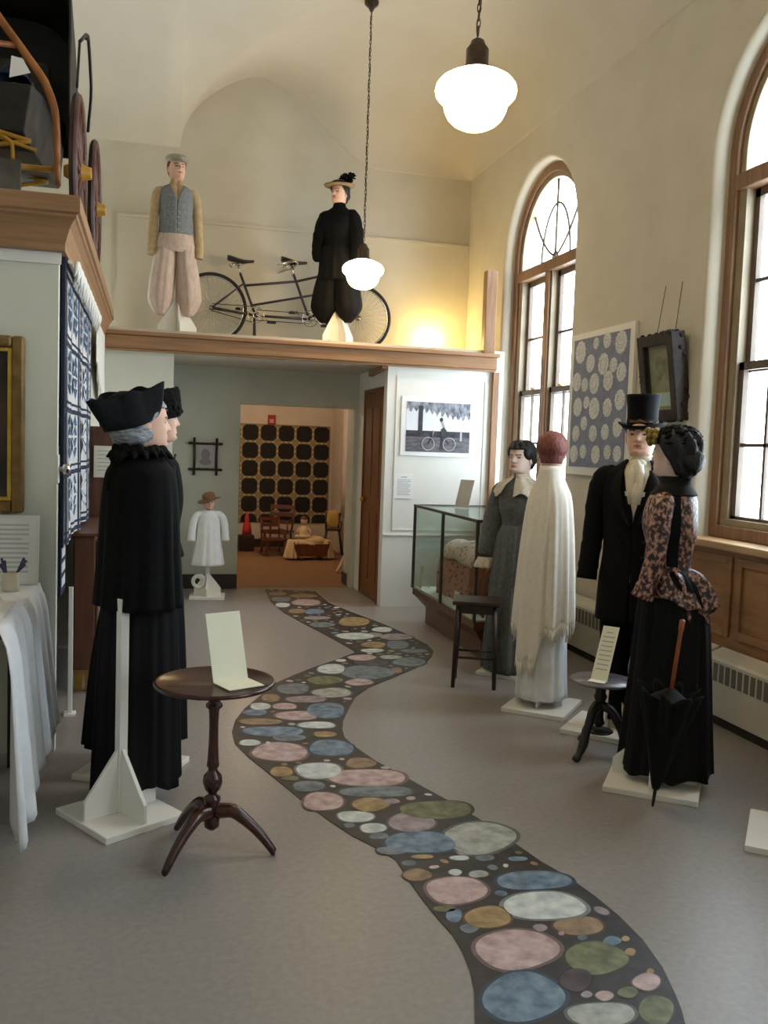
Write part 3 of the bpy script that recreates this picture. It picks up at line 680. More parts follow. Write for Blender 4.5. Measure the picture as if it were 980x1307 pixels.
# tilt-top pedestal table
def pedestal_table():
    t = thing('pedestal_table', 'round mahogany tripod table in front of the caped figure, holding a tent card', 'table', (0.245, 3.36, 0), 0)
    MB().lathe([(0, 0.632), (0.10, 0.632), (0.20, 0.640), (0.222, 0.646), (0.225, 0.652), (0.222, 0.660), (0.214, 0.661), (0.208, 0.654), (0, 0.654)], 56).build('table_top', M_MAHOG, t)
    MB().bx(-0.07, 0.07, -0.10, 0.10, 0.612, 0.632).build('cleat', M_MAHOG, t, bevel=0.004)
    MB().lathe([(0, 0.612), (0.036, 0.612), (0.036, 0.596), (0.022, 0.588), (0.022, 0.578), (0.031, 0.570), (0.031, 0.560), (0.020, 0.55), (0.017, 0.50), (0.018, 0.42), (0.021, 0.36), (0.024, 0.335), (0.018, 0.325), (0.018, 0.315), (0.034, 0.295), (0.037, 0.27), (0.030, 0.245), (0.018, 0.232), (0.017, 0.222), (0.031, 0.212), (0.031, 0.200), (0.028, 0.19), (0.030, 0.13), (0.028, 0.10), (0.010, 0.085), (0, 0.085)], 28).build('column', M_MAHOG, t)
    for a in (R_(-136), R_(-18), R_(120)):
        d = Vector((math.cos(a), math.sin(a), 0)); B = bez([(0.015, 0.16, 0.030), (0.07, 0.165, 0.027), (0.13, 0.13, 0.022), (0.19, 0.075, 0.018), (0.235, 0.02, 0.0145), (0.245, 0.008, 0.013)], 18)
        MB().tube([(d.x*r, d.y*r, max(z, 0.013)) for r, z, q in B], [q for r, z, q in B], 12).build('leg', M_MAHOG, t)
pedestal_table()
def tent_card(name, loc, rz, w, h, lean, lab, m, foot=0.10, lines=True):
    t = thing(name, lab, 'card', loc, rz)
    c, s_ = math.cos(lean), math.sin(lean)
    f = MB(); f.prism([(-w/2, 0, 0.001), (w/2, 0, 0.001), (w/2, s_*h, c*h), (-w/2, s_*h, c*h)], (0, 0.003, 0)); f.build('card_face', m, t)
    f = MB(); f.prism([(-w/2, 0, 0.0005), (w/2, 0, 0.0005), (w/2, -foot, 0.0005), (-w/2, -foot, 0.0005)], (0, 0, 0.003)); f.build('card_foot', m, t)
    if not lines: return t
    tx = MB()
    for k in range(9):
        z = h*(0.88-0.085*k); ww = w*(0.36 if k != 0 else 0.2)
        tx.prism([(-ww, s_*z-0.0012, c*z), (ww, s_*z-0.0012, c*z), (ww, s_*(z+h*0.018)-0.0012, c*(z+h*0.018)), (-ww, s_*(z+h*0.018)-0.0012, c*(z+h*0.018))], (0, 0.001, 0))
    tx.build('printed_lines', M_TEXT, t)
    return t
tent_card('tent_card', (0.305, 3.36, 0.6548), R_(24), 0.145, 0.26, R_(17), 'blank cream tent card standing on the round mahogany table', M_CREAMP, 0.12, False)
# stool
def stool():
    t = thing('stool', 'dark wooden stool between the glass case and the grey dress figure', 'stool', (2.105, 5.555, 0), R_(-22))
    MB().bx(-0.155, 0.155, -0.14, 0.14, 0.545, 0.572).build('seat', M_DKWOOD, t, bevel=0.006)
    a = MB(); a.bx(-0.13, 0.13, -0.115, -0.095, 0.49, 0.545); a.bx(-0.13, 0.13, 0.095, 0.115, 0.49, 0.545); a.bx(-0.13, -0.11, -0.095, 0.095, 0.49, 0.545); a.bx(0.11, 0.13, -0.095, 0.095, 0.49, 0.545)
    a.build('apron', M_DKWOOD, t)
    for sx in (-1, 1):
        for sy in (-1, 1):
            MB().tube([(sx*0.118, sy*0.103, 0.545), (sx*0.126, sy*0.112, 0.25), (sx*0.134, sy*0.12, 0.0)], [0.017, 0.016, 0.013], 10).build('leg', M_DKWOOD, t)
    for sx in (-1, 1): MB().tube([(sx*0.128, -0.113, 0.18), (sx*0.128, 0.113, 0.18)], 0.009, 8).build('stretcher', M_DKWOOD, t)
    for sy in (-1, 1): MB().tube([(-0.128, sy*0.113, 0.20), (0.128, sy*0.113, 0.20)], 0.009, 8).build('stretcher', M_DKWOOD, t)
stool()
# display case
M_CASE = mat('case_metal', (70, 68, 64), (84, 82, 78), 0.4, 12, metal=0.3)
def display_case():
    t = thing('display_case', 'glass-topped display case holding a folded quilt, on a dark plinth', 'display case', (0, 0, 0), 0)
    x0, x1, y0, y1, z0, z1 = 2.30, 2.98, 6.12, 7.72, 0.30, 1.03
    p = MB(); p.rings([[(x0+d, y0+d, z), (x1-d, y0+d, z), (x1-d, y1-d, z), (x0+d, y1-d, z)] for d, z in ((0.10, 0.0), (0.10, 0.14), (0.02, 0.23), (0.0, 0.245), (0.0, 0.30))], True, True, 0, False)
    p.build('plinth', M_BROWNW, t, bevel=0.004)
    MB().bx(x0+0.02, x1-0.02, y0+0.02, y1-0.02, 0.3005, 0.312).build('case_floor', M_PAPER, t)
    for (x, y) in ((x0, y0), (x0, (y0+y1)/2), (x0, y1), (x1, y0), (x1, y1)):
        MB().bx(x-0.011, x+0.011, y-0.011, y+0.011, z0+0.001, z1).build('corner_post', M_CASE, t)
    r = MB(); r.bx(x0-0.012, x0+0.012, y0-0.012, y1+0.012, z1, z1+0.022); r.bx(x1-0.012, x1+0.012, y0-0.012, y1+0.012, z1, z1+0.022); r.bx(x0+0.012, x1-0.012, y0-0.012, y0+0.012, z1, z1+0.022); r.bx(x0+0.012, x1-0.012, y1-0.012, y1+0.012, z1, z1+0.022)
    r.build('top_rail', M_CASE, t)
    G = glass_mat('case_glass', (240, 246, 243))
    MB().bx(x0-0.002, x0+0.002, y0+0.011, y1-0.011, z0+0.001, z1).build('front_pane', G, t)
    MB().bx(x0+0.011, x1-0.011, y0-0.002, y0+0.002, z0+0.001, z1).build('side_pane', G, t)
    MB().bx(x0+0.011, x1-0.011, y1-0.002, y1+0.002, z0+0.001, z1).build('side_pane', G, t)
    MB().bx(x0+0.012, x1-0.012, y0+0.012, y1-0.012, z1+0.012, z1+0.018).build('top_pane', G, t)
display_case()
M_PATCH = mat('patchwork', (104, 62, 58), (208, 152, 138), 0.85, 26, (1, 1, 1), kind='voronoi', lo=0.12, hi=0.5, bump=0.2)
M_PATCH2 = mat('patchwork_pale', (160, 110, 104), (228, 204, 196), 0.85, 26, kind='voronoi', lo=0.12, hi=0.45, bump=0.2)
M_RUST = mat('rust_cloth', (140, 76, 52), (172, 104, 74), 0.85, 12, (6, 6, 1))
def folded_quilt():
    t = thing('folded_quilt', 'pink and brown patchwork quilt draped on a rail inside the display case', 'quilt', (2.61, 6.98, 0.313), 0)
    def drape(y0, y1, sag, hgt, x0=0.0):
        mb = MB(); rs = []
        for i in range(22):
            u = i/21; y = y0+(y1-y0)*u; ring = []
            for j in range(26):
                v = j/25; a = math.pi*v
                rr = 0.17+0.012*math.sin(9*u*math.pi+2*v)
                x = x0-rr*math.cos(a)*(1.0+0.1*math.sin(5*u+3)); z = 0.0
                z = hgt*math.sin(a)**0.42*(1-0.05*math.sin(6*u)**2)-sag*abs(u-0.5)
                ring.append((x, y+0.01*math.sin(8*v+u*5), max(z, 0.002)))
            rs.append(ring)
        return mb.rings(rs, False, False)
    drape(-0.36, 0.42, 0.05, 0.46).build('quilt_body', M_PATCH, t, solid=0.012)
    mb = MB()
    for i in range(1):
        rs = []
        for k in range(20):
            u = k/19; ring = []
            for j in range(16):
                a = math.pi*(0.14+0.72*j/15); rr = 0.19
                ring.append((-rr*math.cos(a), -0.38+0.78*u, 0.475*math.sin(a)**0.42*(1-0.05*math.sin(6*u)**2)-0.05*abs(u-0.5)+0.012))
            rs.append(ring)
        mb.rings(rs, False, False)
    mb.build('turned_back_edge', M_PATCH2, t, solid=0.014)
    r = thing('rust_textile', 'rust-brown pleated cloth inside the display case beside the folded quilt', 'textile', (2.58, 6.36, 0.313), 0)
    drape(-0.16, 0.14, 0.0, 0.46).build('cloth_body', M_RUST, r, solid=0.01)
folded_quilt()
def small_card(name, loc, rz, w, h, lean, lab, m, cat='card'):
    t = thing(name, lab, cat, loc, rz); c, s_ = math.cos(lean), math.sin(lean)
    MB().prism([(-w/2, 0, 0.001), (w/2, 0, 0.001), (w/2, s_*h, c*h), (-w/2, s_*h, c*h)], (0, 0.003, 0)).build('card_face', m, t)
    MB().prism([(-w*0.2, 0.004, 0.001), (w*0.2, 0.004, 0.001), (0, s_*h*0.7+0.004, c*h*0.7)], (0, 0.0, 0.0005)) if False else None
    MB().prism([(-0.015, 0.004+s_*h*0.6, c*h*0.6), (0.015, 0.004+s_*h*0.6, c*h*0.6), (0.015, 0.09, 0.001), (-0.015, 0.09, 0.001)], (0, 0.002, 0)).build('easel_strut', m, t)
    return t
small_card('label_card', (2.33, 7.60, 0.3125), R_(-90), 0.10, 0.20, R_(6), 'upright cream card in the far corner of the display case', M_CREAMP)
small_card('label_card', (2.335, 6.64, 0.3125), R_(-90), 0.11, 0.13, R_(4), 'small white card in front of the quilt, beside the middle case post', M_PAPER)
small_card('sign_card', (2.62, 7.40, 1.0525), R_(-62), 0.16, 0.25, R_(16), 'grey slanted sign card standing on top of the display case', mat('grey_card', (196, 196, 194), (206, 206, 204), 0.6, 5))
# poster of a cyclist and its label
def poster():
    t = thing('poster', 'large black-and-white photograph of a cyclist under a tree, on the white panel', 'photograph', (2.70, 8.3985, 1.765), 0)
    MB().bx(-0.375, 0.375, -0.010, 0.0, -0.285, 0.285).build('mount_board', M_PAPER, t)
    sky = mat('photo_sky', (226, 232, 238), (248, 250, 252), 0.5, 2); gnd = mat('photo_ground', (84, 82, 88), (118, 118, 122), 0.5, 12, (1, 1, 4)); dk = mat('photo_dark', (40, 38, 46), (70, 70, 78), 0.5, 16)
    lf = mat('photo_leaves', (60, 60, 74), (170, 174, 186), 0.5, 34, (1, 1, 0.5), lo=0.3, hi=0.7); lt = mat('photo_light', (186, 186, 190), None, 0.5)
    p = MB(); Y = -0.0105
    p.bx(-0.325, 0.325, Y-0.001, Y, -0.245, 0.235, 0)
    p.bx(-0.325, 0.325, Y-0.002, Y-0.001, -0.245, -0.045, 1); p.bx(-0.325, 0.325, Y-0.0025, Y-0.002, -0.10, -0.04, 2)
    rnd = random.Random(3); pts = [(-0.325, 0.235)]
    for i in range(41):
        x = -0.325+0.65*i/40; pts.append((x, 0.165-0.07*max(0, (x+0.15))/0.4*(1 if x < 0.25 else 0.8)+0.025*math.sin(i*1.9)-0.02*rnd.random()))
    pts.append((0.325, 0.235)); p.prism([(x, Y-0.001, z) for x, z in pts], (0, -0.0015, 0), 3)
    p.bx(-0.205, -0.160, Y-0.003, Y-0.001, -0.06, 0.20, 2)
    for cx in (-0.10, 0.115): p.torus((cx, Y-0.0035, -0.165), 0.062, 0.0045, 'y', 28, 6, 4)
    p.tube([(-0.10, Y-0.004, -0.165), (-0.055, Y-0.004, -0.08), (0.06, Y-0.004, -0.09), (0.115, Y-0.004, -0.165)], 0.004, 6, 2); p.tube([(-0.06, Y-0.004, -0.10), (-0.045, Y-0.004, -0.03)], 0.004, 6, 4)
    p.prism([(0.02, Y-0.003, -0.09), (0.10, Y-0.003, -0.10), (0.085, Y-0.003, -0.03), (0.055, Y-0.003, 0.0), (0.03, Y-0.003, -0.02)], (0, -0.003, 0), 2)
    p.prism([(0.055, Y-0.003, -0.005), (0.075, Y-0.003, -0.01), (0.05, Y-0.003, 0.06), (0.03, Y-0.003, 0.055)], (0, -0.003, 0), 4)
    p.ell((0.03, Y-0.003, 0.072), (0.018, 0.002, 0.020), 12, 8, 2); p.prism([(0.03, Y-0.002, -0.10), (0.055, Y-0.002, -0.10), (0.045, Y-0.002, -0.215), (0.025, Y-0.002, -0.215)], (0, -0.003, 0), 2)
    p.bx(0.225, 0.245, Y-0.004, Y-0.002, -0.13, -0.03, 4)
    p.build('photo_print', [sky, gnd, dk, lf, lt], t)
    l = thing('wall_label', 'small white text label on the white panel, below the cyclist photograph', 'label', (2.375, 8.3985, 1.18), 0)
    MB().bx(-0.09, 0.09, -0.006, 0, -0.118, 0.118).build('label_card_sheet', M_PAPER, l)
    x = MB(); x.bx(-0.03, 0.03, -0.0068, -0.006, 0.085, 0.095)
    for k in range(10): x.bx(-0.068, 0.068-0.02*(k % 3 == 2), -0.0068, -0.006, 0.06-0.016*k, 0.066-0.016*k)
    x.build('printed_lines', M_TEXT, l)
poster()
# doily board
t_db = thing('doily_board', 'framed grey-blue board of white doilies between the two windows', 'display board', (XR-0.002, 6.355, 1.95), 0)
def fill_doilies(t):
    bl = mat('blue_board', (126, 132, 154), (138, 144, 166), 0.8, 20); dm = mat('doily_lace', (170, 175, 180), (226, 227, 224), 0.85, 60, kind='voronoi', lo=0.1, hi=0.5, bump=0.3)
    MB().bx(-0.03, 0, -0.50, 0.50, -0.565, 0.565).build('white_margin', M_WHITE, t, bevel=0.003)
    MB().bx(-0.036, -0.0305, -0.435, 0.44, -0.50, 0.515).build('blue_field', bl, t)
    # (u from the far edge 0..1, v from the top 0..1, radius)
    D = [(0.14,0.10,0.088),(0.43,0.055,0.045),(0.63,0.05,0.06),(0.87,0.085,0.085),(0.34,0.20,0.07),(0.58,0.22,0.082),(0.76,0.24,0.055),(0.09,0.33,0.075),(0.25,0.36,0.055),(0.43,0.36,0.08),(0.68,0.35,0.075),(0.90,0.30,0.07),
         (0.30,0.50,0.05),(0.13,0.53,0.075),(0.45,0.55,0.085),(0.69,0.55,0.07),(0.90,0.50,0.075),(0.27,0.66,0.055),(0.12,0.74,0.065),(0.45,0.74,0.065),(0.67,0.73,0.06),(0.88,0.70,0.07),(0.10,0.90,0.07),(0.28,0.88,0.055),(0.52,0.90,0.07),(0.73,0.88,0.055),(0.90,0.89,0.06)]
    for q, (u, v, r) in enumerate(D):
        y, z = 0.44-0.875*u, 0.515-1.015*v; pts = []; ns = 11+q % 5
        for j in range(44):
            a = 2*math.pi*j/44; rr = r*(1+0.05*math.cos(ns*a)); pts.append((0, y+rr*math.cos(a)*0.98, z+rr*math.sin(a)))
        m = MB(); m.prism([(-0.0365, p[1], p[2]) for p in pts], (-0.0025, 0, 0)); m.torus((-0.0395, y, z), r*0.55, 0.003, 'x', 20, 5)
        m.build('doily', dm, t)
fill_doilies(t_db)
def shadow_box():
    t = thing('shadow_box', 'dark rough-framed shadow box hanging by the right-hand window', 'picture', (3.30, 5.41, 2.08), 0)
    dkf = mat('bark_frame', (30, 24, 22), (52, 42, 36), 0.7, 30, bump=0.5)
    M = Matrix.Rotation(R_(-8.5), 4, 'Y')
    f = MB(); W, H_, b, d = 0.215, 0.285, 0.07, 0.10
    for (y0, y1, z0, z1) in ((-W, -W+b, -H_, H_), (W-b, W, -H_, H_), (-W+b, W-b, -H_, -H_+b), (-W+b, W-b, H_-b, H_)):
        f.bx(-d/2, d/2, y0, y1, z0, z1)
    rnd = random.Random(5)
    for i in range(60):
        s = rnd.random(); e = rnd.choice((0, 1, 2, 3)); y = (-W, W, -W+2*W*s, -W+2*W*s)[e]; z = (-H_+2*H_*s, -H_+2*H_*s, -H_, H_)[e]
        f.ell((rnd.uniform(-d/2, d/2), y, z), (0.018, 0.012+0.01*rnd.random(), 0.016), 7, 5)
    f.xf(M).build('frame', dkf, t, bevel=0.006)
    p = MB(); p.bx(-0.005, 0.02, -W+b, W-b, -H_+b, H_-b, 0); p.bx(-0.0065, -0.005, -0.07, 0.07, -0.02, 0.14, 1); p.bx(-0.0065, -0.005, -0.09, 0.09, -0.19, -0.10, 2)
    p.xf(M).build('picture_mount', [mat('tan_mount', (196, 176, 142), (208, 190, 156), 0.7, 8), mat('faded_print', (150, 136, 116), (206, 190, 160), 0.7, 14), M_PAPER], t)
    wv = MB()
    for yy in (0.10, -0.12): wv.tube([(-0.005, yy, 0.275), (0.05, yy*0.9+0.02, 0.62)], 0.0025, 5)
    wv.build('hanging_wire', M_IRON, t)
    G = glass_mat('case_glass'); m = MB(); m.bx(-0.035, -0.032, -W+b, W-b, -H_+b, H_-b); m.xf(M).build('glazing', G, t)
shadow_box()
# convector radiators
def radiator(y0, y1, lab):
    t = thing('radiator', lab, 'radiator', (0, 0, 0), 0, 'convector radiators along the right wall'); x = 3.20
    b = MB(); pr = [(XR-0.048, 0.06), (x, 0.06), (x, 0.385), (x+0.012, 0.40), (XR-0.048, 0.44)]
    b.prism([(p[0], y0, p[1]) for p in pr], (0, y1-y0, 0)); b.build('cabinet', M_RAD, t, bevel=0.006)
    MB().bx(x+0.03, XR-0.05, y0+0.01, y1-0.01, 0.0, 0.059).build('kick_plate', M_DARKB, t)
    n = int((y1-y0-0.12)/0.056); s = MB()
    for i in range(n):
        yy = y0+0.06+0.056*i; s.bx(x-0.0015, x+0.004, yy, yy+0.040, 0.262, 0.368)
    s.build('grille', M_SLOT, t)
radiator(4.64, 7.45, 'far radiator, partly behind the white shawl figure and the top-hatted figure')
radiator(2.30, 4.615, 'near radiator under the right-hand window, beside the black-skirted figure')
# small tripod stand with card
def small_tripod():
    t = thing('tripod_stand', 'low dark tripod stand with a small round top beside the black-skirted figure', 'stand', (2.262, 4.13, 0), 0)
    top = mat('grey_top', (96, 92, 98), (120, 116, 122), 0.25, 8)
    MB().lathe([(0, 0.385), (0.15, 0.385), (0.162, 0.392), (0.160, 0.400), (0, 0.402)], 44).build('stand_top', top, t)
    MB().lathe([(0, 0.384), (0.045, 0.384), (0.03, 0.36), (0.026, 0.33), (0.035, 0.31), (0.024, 0.28), (0.02, 0.20), (0.03, 0.17), (0.012, 0.15), (0, 0.15)], 20).build('column', M_IRON, t)
    for a in (R_(-150), R_(-35), R_(88)):
        d = Vector((math.cos(a), math.sin(a), 0)); B = bez([(0.0, 0.27, 0.020), (0.06, 0.24, 0.024), (0.10, 0.17, 0.02), (0.13, 0.10, 0.022), (0.175, 0.04, 0.02), (0.205, 0.018, 0.018)], 18)
        MB().tube([(d.x*r, d.y*r, z) for r, z, q in B], [q*(1+0.12*math.sin(i*1.3)) for i, (r, z, q) in enumerate(B)], 10).build('leg', M_IRON, t)
    MB().lathe([(0, 0.125), (0.07, 0.125), (0.075, 0.13), (0.07, 0.135), (0, 0.137)], 20).build('lower_shelf', M_IRON, t)
small_tripod()
tent_card('tent_card', (2.225, 4.09, 0.403), R_(-45), 0.085, 0.31, R_(36), 'narrow cream text card leaning back on the low tripod stand', M_CREAMP, 0.05)
# cloth-covered table at the left edge
M_CLOTH = mat('white_damask', (226, 229, 233), (236, 238, 241), 0.8, 10, bump=0.03)
def cloth_table():
    t = thing('table', 'long display table at the left edge under a white cloth', 'table', (0, 0, 0), 0)
    MB().bx(-1.35, -0.505, 3.42, 4.50, 0.815, 0.843).build('table_top', M_BROWNW, t)
    for x in (-1.30, -0.60):
        for y in (3.50, 4.42): MB().bx(x-0.025, x+0.025, y-0.025, y+0.025, 0, 0.815).build('leg', M_DKWOOD, t)
    mb = MB(); rs = []; ys = [3.38+1.18*i/90 for i in range(91)]
    for i, y in enumerate(ys):
        ring = [(-1.34, y, 0.8465), (-1.0, y, 0.8465), (-0.56, y, 0.8465), (-0.505, y, 0.845)]
        hem = 0.12+0.05*math.sin(i*0.47)**2-0.09*(1-i/90)**3+0.03*(i/90)
        for k in range(1, 17):
            v = k/16; am = 0.006+0.034*v
            wv = math.sin(i*0.47+0.6*math.sin(i*0.13))+0.4*math.sin(i*0.9+1)
            ring.append((-0.495+0.015*min(v*6, 1)+am*wv*0.9+0.03*v, y+0.02*v*math.cos(i*0.47), 0.843-(0.843-hem)*v))
        rs.append(ring)
    mb.rings(rs, False, False)
    tag(mb.build('tablecloth', M_CLOTH, None, solid=0.003), 'white cloth hanging in folds almost to the floor over the left-edge table', 'tablecloth')
cloth_table()
def left_props():
    p = thing('painting', 'dark oil painting in a gilt frame, cut by the left edge of the view', 'painting', (-0.98, YW-0.001, 1.595), 0)
    gd = mat('gilt_frame', (112, 86, 46), (140, 110, 62), 0.4, 14, metal=0.35); gl = mat('gilt_inner', (196, 158, 58), (214, 178, 80), 0.3, 14, metal=0.5); pa = mat('dark_painting', (22, 18, 14), (66, 50, 34), 0.4, 5)
    W, H_, b = 0.40, 0.415, 0.055
    f = MB(); f.bx(-W, -W+b, -0.055, 0, -H_, H_); f.bx(W-b, W, -0.055, 0, -H_, H_); f.bx(-W+b, W-b, -0.055, 0, -H_, -H_+b); f.bx(-W+b, W-b, -0.055, 0, H_-b, H_); f.build('outer_frame', gd, p, bevel=0.012)
    W2, H2, b2 = W-b, H_-b, 0.02
    f = MB(); f.bx(-W2, -W2+b2, -0.04, -0.001, -H2, H2); f.bx(W2-b2, W2, -0.04, -0.001, -H2, H2); f.bx(-W2+b2, W2-b2, -0.04, -0.001, -H2, -H2+b2); f.bx(-W2+b2, W2-b2, -0.04, -0.001, H2-b2, H2); f.build('gilt_slip', gl, p, bevel=0.004)
    MB().bx(-W2+b2, W2-b2, -0.022, -0.002, -H2+b2, H2-b2).build('canvas', pa, p)
    s = thing('text_sign', 'white framed text sheet leaning on the wall at the back of the white table', 'sign', (-0.74, 4.48, 0.8495), 0)
    M = Matrix.Rotation(R_(-9), 4, 'X')
    m = MB(); m.bx(-0.225, 0.225, 0, 0.008, 0, 0.315); m.xf(M).build('sheet', M_PAPER, s)
    m = MB()
    for (a, b_, c, d) in ((-0.235, -0.222, 0, 0.325), (0.222, 0.235, 0, 0.325), (-0.222, 0.222, 0, 0.013), (-0.222, 0.222, 0.312, 0.325)): m.bx(a, b_, -0.004, 0.012, c, d)
    m.xf(M).build('sign_border', M_WHITE, s)
    m = MB()
    for k in range(11): m.bx(-0.19, 0.19-0.03*(k % 4 == 3), -0.001, 0.0, 0.275-0.022*k, 0.284-0.022*k)
    m.xf(M).build('printed_lines', mat('faint_print', (206, 208, 212), None, 0.7), s)
    v = thing('pen_pot', 'small cream pot of dark purple stems on the white table', 'pot', (-0.60, 4.30, 0.849), 0)
    MB().lathe([(0, 0.0), (0.034, 0.0), (0.036, 0.02), (0.036, 0.085), (0.033, 0.085), (0.032, 0.01), (0, 0.01)], 24).build('pot', mat('cream_pot', (206, 200, 180), (216, 210, 192), 0.5, 8), v)
    rnd = random.Random(2); pm = mat('purple_stem', (52, 44, 84), (74, 62, 112), 0.6, 20)
    for i in range(8):
        a = rnd.uniform(0, 6.28); d = 0.02+0.035*rnd.random(); x, y = math.cos(a), math.sin(a)
        MB().tube([(0.015*x, 0.015*y, 0.012), (0.03*x, 0.03*y, 0.085), (d*x+0.012*x, d*y+0.012*y, 0.12+0.035*rnd.random())], [0.003, 0.004, 0.0065], 6).build('stem', pm, v)
    c = thing('folded_garment', 'cream gathered garment lying at the near end of the white table', 'garment', (-0.72, 3.72, 0.849), 0)
    mb = MB(); rs = []
    for i in range(30):
        u = i/29; ring = []
        for j in range(30):
            v = j/29; x = -0.20+0.385*u; y = -0.18+0.42*v
            e = min(u, 1-u, v, 1-v)
            z = 0.05*min(1, e*7)*(1+0.3*math.sin(14*u+3*math.sin(5*v)))+0.016*min(1, e*9)*math.sin(20*u+6*v)+0.004
            ring.append((x, y+0.015*math.sin(7*u), max(z, 0.003)))
        rs.append(ring)
    mb.rings(rs, False, False); mb.build('cloth_body', mat('cream_cotton', (222, 214, 200), (232, 225, 212), 0.85, 14), c, solid=0.004)
left_props()
# wall knob plate on the partition corner
k = thing('door_knob', 'chrome knob on a white plate at the corner of the left partition', 'knob', (XW+0.0005, YW+0.035, 1.39), 0)
MB().bx(0, 0.006, -0.034, 0.034, -0.07, 0.07).build('plate', M_WHITE, k, bevel=0.002)
MB().lathe([(0.012, 0.005), (0.010, 0.018), (0.013, 0.022), (0.026, 0.028), (0.030, 0.040), (0.026, 0.052), (0.012, 0.058), (0.0, 0.059)], 24, rot=Matrix.Rotation(R_(90), 3, 'Y')).build('knob', M_METAL, k)
# hanging quilt, coverlet
M_NAVY = mat('navy_cotton', (26, 36, 62), (36, 48, 78), 0.85, 40); M_BLUEQ = mat('blue_cotton', (52, 86, 124), (72, 106, 142), 0.85, 40); M_WQ = mat('quilt_white', (214, 216, 218), (226, 227, 228), 0.85, 20, bump=0.05)
def hanging_quilt():
    q = thing('hanging_quilt', 'navy and white pieced quilt hanging from the left cornice beside the partition', 'quilt', (XW+0.017, 4.75, 0), 0)
    Y1, z0, z1 = 2.05, 1.0, 2.385; nb, nr = 5, 4; bw, bh = (Y1-0.10)/nb, (z1-z0-0.06)/nr
    wav = lambda y, z: 0.010*math.sin(y*9)*(2.5-z)+0.006*math.sin(y*23)*(2.45-z)
    mb = MB()
    def rect(y0, y1, za, zb, lift, mi):
        n = max(1, int((y1-y0)/0.05)); 
        for i in range(n):
            a, b = y0+(y1-y0)*i/n, y0+(y1-y0)*(i+1)/n
            mb.poly([(wav(a, za)+lift, a, za), (wav(b, za)+lift, b, za), (wav(b, zb)+lift, b, zb), (wav(a, zb)+lift, a, zb)], mi)
    def tri(P, lift, mi): mb.poly([(wav(y, z)+lift, y, z) for y, z in P], mi)
    for k in range(14):
        rect(0, Y1, z0+(z1-z0)*k/14, z0+(z1-z0)*(k+1)/14, 0, 1)
    for i in range(nb+1): 
        for dz in range(14): rect(0.02+i*bw, 0.05+i*bw, z0+(z1-z0)*dz/14, z0+(z1-z0)*(dz+1)/14, 0.0025, 0); 
        for dz in range(14): rect(0.075+i*bw, 0.09+i*bw, z0+(z1-z0)*dz/14, z0+(z1-z0)*(dz+1)/14, 0.0025, 0) if i < nb else None
    for j in range(nr+1):
        rect(0, Y1, z0+0.01+j*bh, z0+0.035+j*bh, 0.003, 0)
        if j < nr: rect(0, Y1, z0+0.055+j*bh, z0+0.068+j*bh, 0.003, 0)
    for i in range(nb):
        for j in range(nr):
            cy, cz = 0.05+i*bw+bw*0.56, z0+0.03+j*bh+bh*0.57; h = bh*0.36; w_ = bw*0.28
            for s in (1, -1):
                tri([(cy-w_, cz+s*h*0.52), (cy+w_, cz+s*h*0.52), (cy, cz+s*h)], 0.0035, 2)
                tri([(cy-w_, cz+s*h*0.06), (cy+w_, cz+s*h*0.06), (cy, cz+s*h*0.52)], 0.0035, 2)
                tri([(cy-w_*1.15, cz), (cy-w_*1.15, cz+s*h*0.9), (cy-w_*0.7, cz+s*h*0.45)], 0.003, 0)
    mb.build('pieced_top', [M_NAVY, M_WQ, M_BLUEQ], q, norm=False)
    b = MB(); n = 40
    b.rings([[(wav(Y1*i/n, z)-0.006, Y1*i/n, z) for i in range(n+1)] for z in [z0+(z1-z0)*k/14 for k in range(15)]], False, False); b.build('backing', M_NAVY, q)
    e = MB(); e.bx(-0.012, 0.006, -0.06, 0.0, z0, z1+0.03); e.build('side_binding', mat('navy_binding', (24, 30, 50), (34, 42, 66), 0.85, 30), q)
    fr_ = MB()
    for i in range(60):
        y = Y1*i/59; fr_.tube([(0.055, y, 2.41), (0.050+0.006*math.sin(i), y+0.006*math.cos(2*i), 2.38), (0.042+0.01*math.sin(i*2), y+0.01*math.sin(i*3), 2.335-0.02*(i % 3))], [0.012, 0.013, 0.006], 5)
    tag(fr_.build('fringe', M_WHITE, q), None, None, None, 'stuff')
    rl = MB(); rl.tube([(0.022, -0.03, 2.40), (0.022, Y1+0.03, 2.40)], 0.010, 8); rl.build('hanging_rail', M_WHITE, q)
    l = thing('hanging_textile', 'dark patterned textile end hanging below the navy and white quilt', 'textile', (XW+0.006, 4.77, 0), 0)
    m = MB(); m.bx(-0.012, 0, 0, 0.26, 0.74, 1.5)
    for k in range(4): m.prism([(0.001, 0.04, 0.78+0.075*k), (0.001, 0.22, 0.78+0.075*k), (0.001, 0.22, 0.83+0.075*k), (0.001, 0.04, 0.825+0.075*k)], (0.002, 0, 0), 1)
    m.build('cloth_body', [M_NAVY, M_WQ], l)
    MB().bx(-0.02, 0.0, 0.0, 0.26, 1.5, 2.41).build('hanger_strip', M_NAVY, l)
    c = thing('coverlet', 'white fringed coverlet hanging from the left cornice beyond the quilt', 'textile', (XW+0.035, 6.85, 0), 0)
    m = MB(); n = 36; rs = []
    for k in range(20):
        v = k/19; ring = []
        for i in range(n+1):
            y = 1.15*i/n; bot = 2.08-0.34*i/n
            z = 2.40+(bot-2.40)*v; ring.append((0.012*math.sin(y*14)*v+0.012, y, z))
        rs.append(ring)
    m.rings(rs, False, False); m.build('cloth_body', M_WHITE, c, solid=0.004)
    f2 = MB()
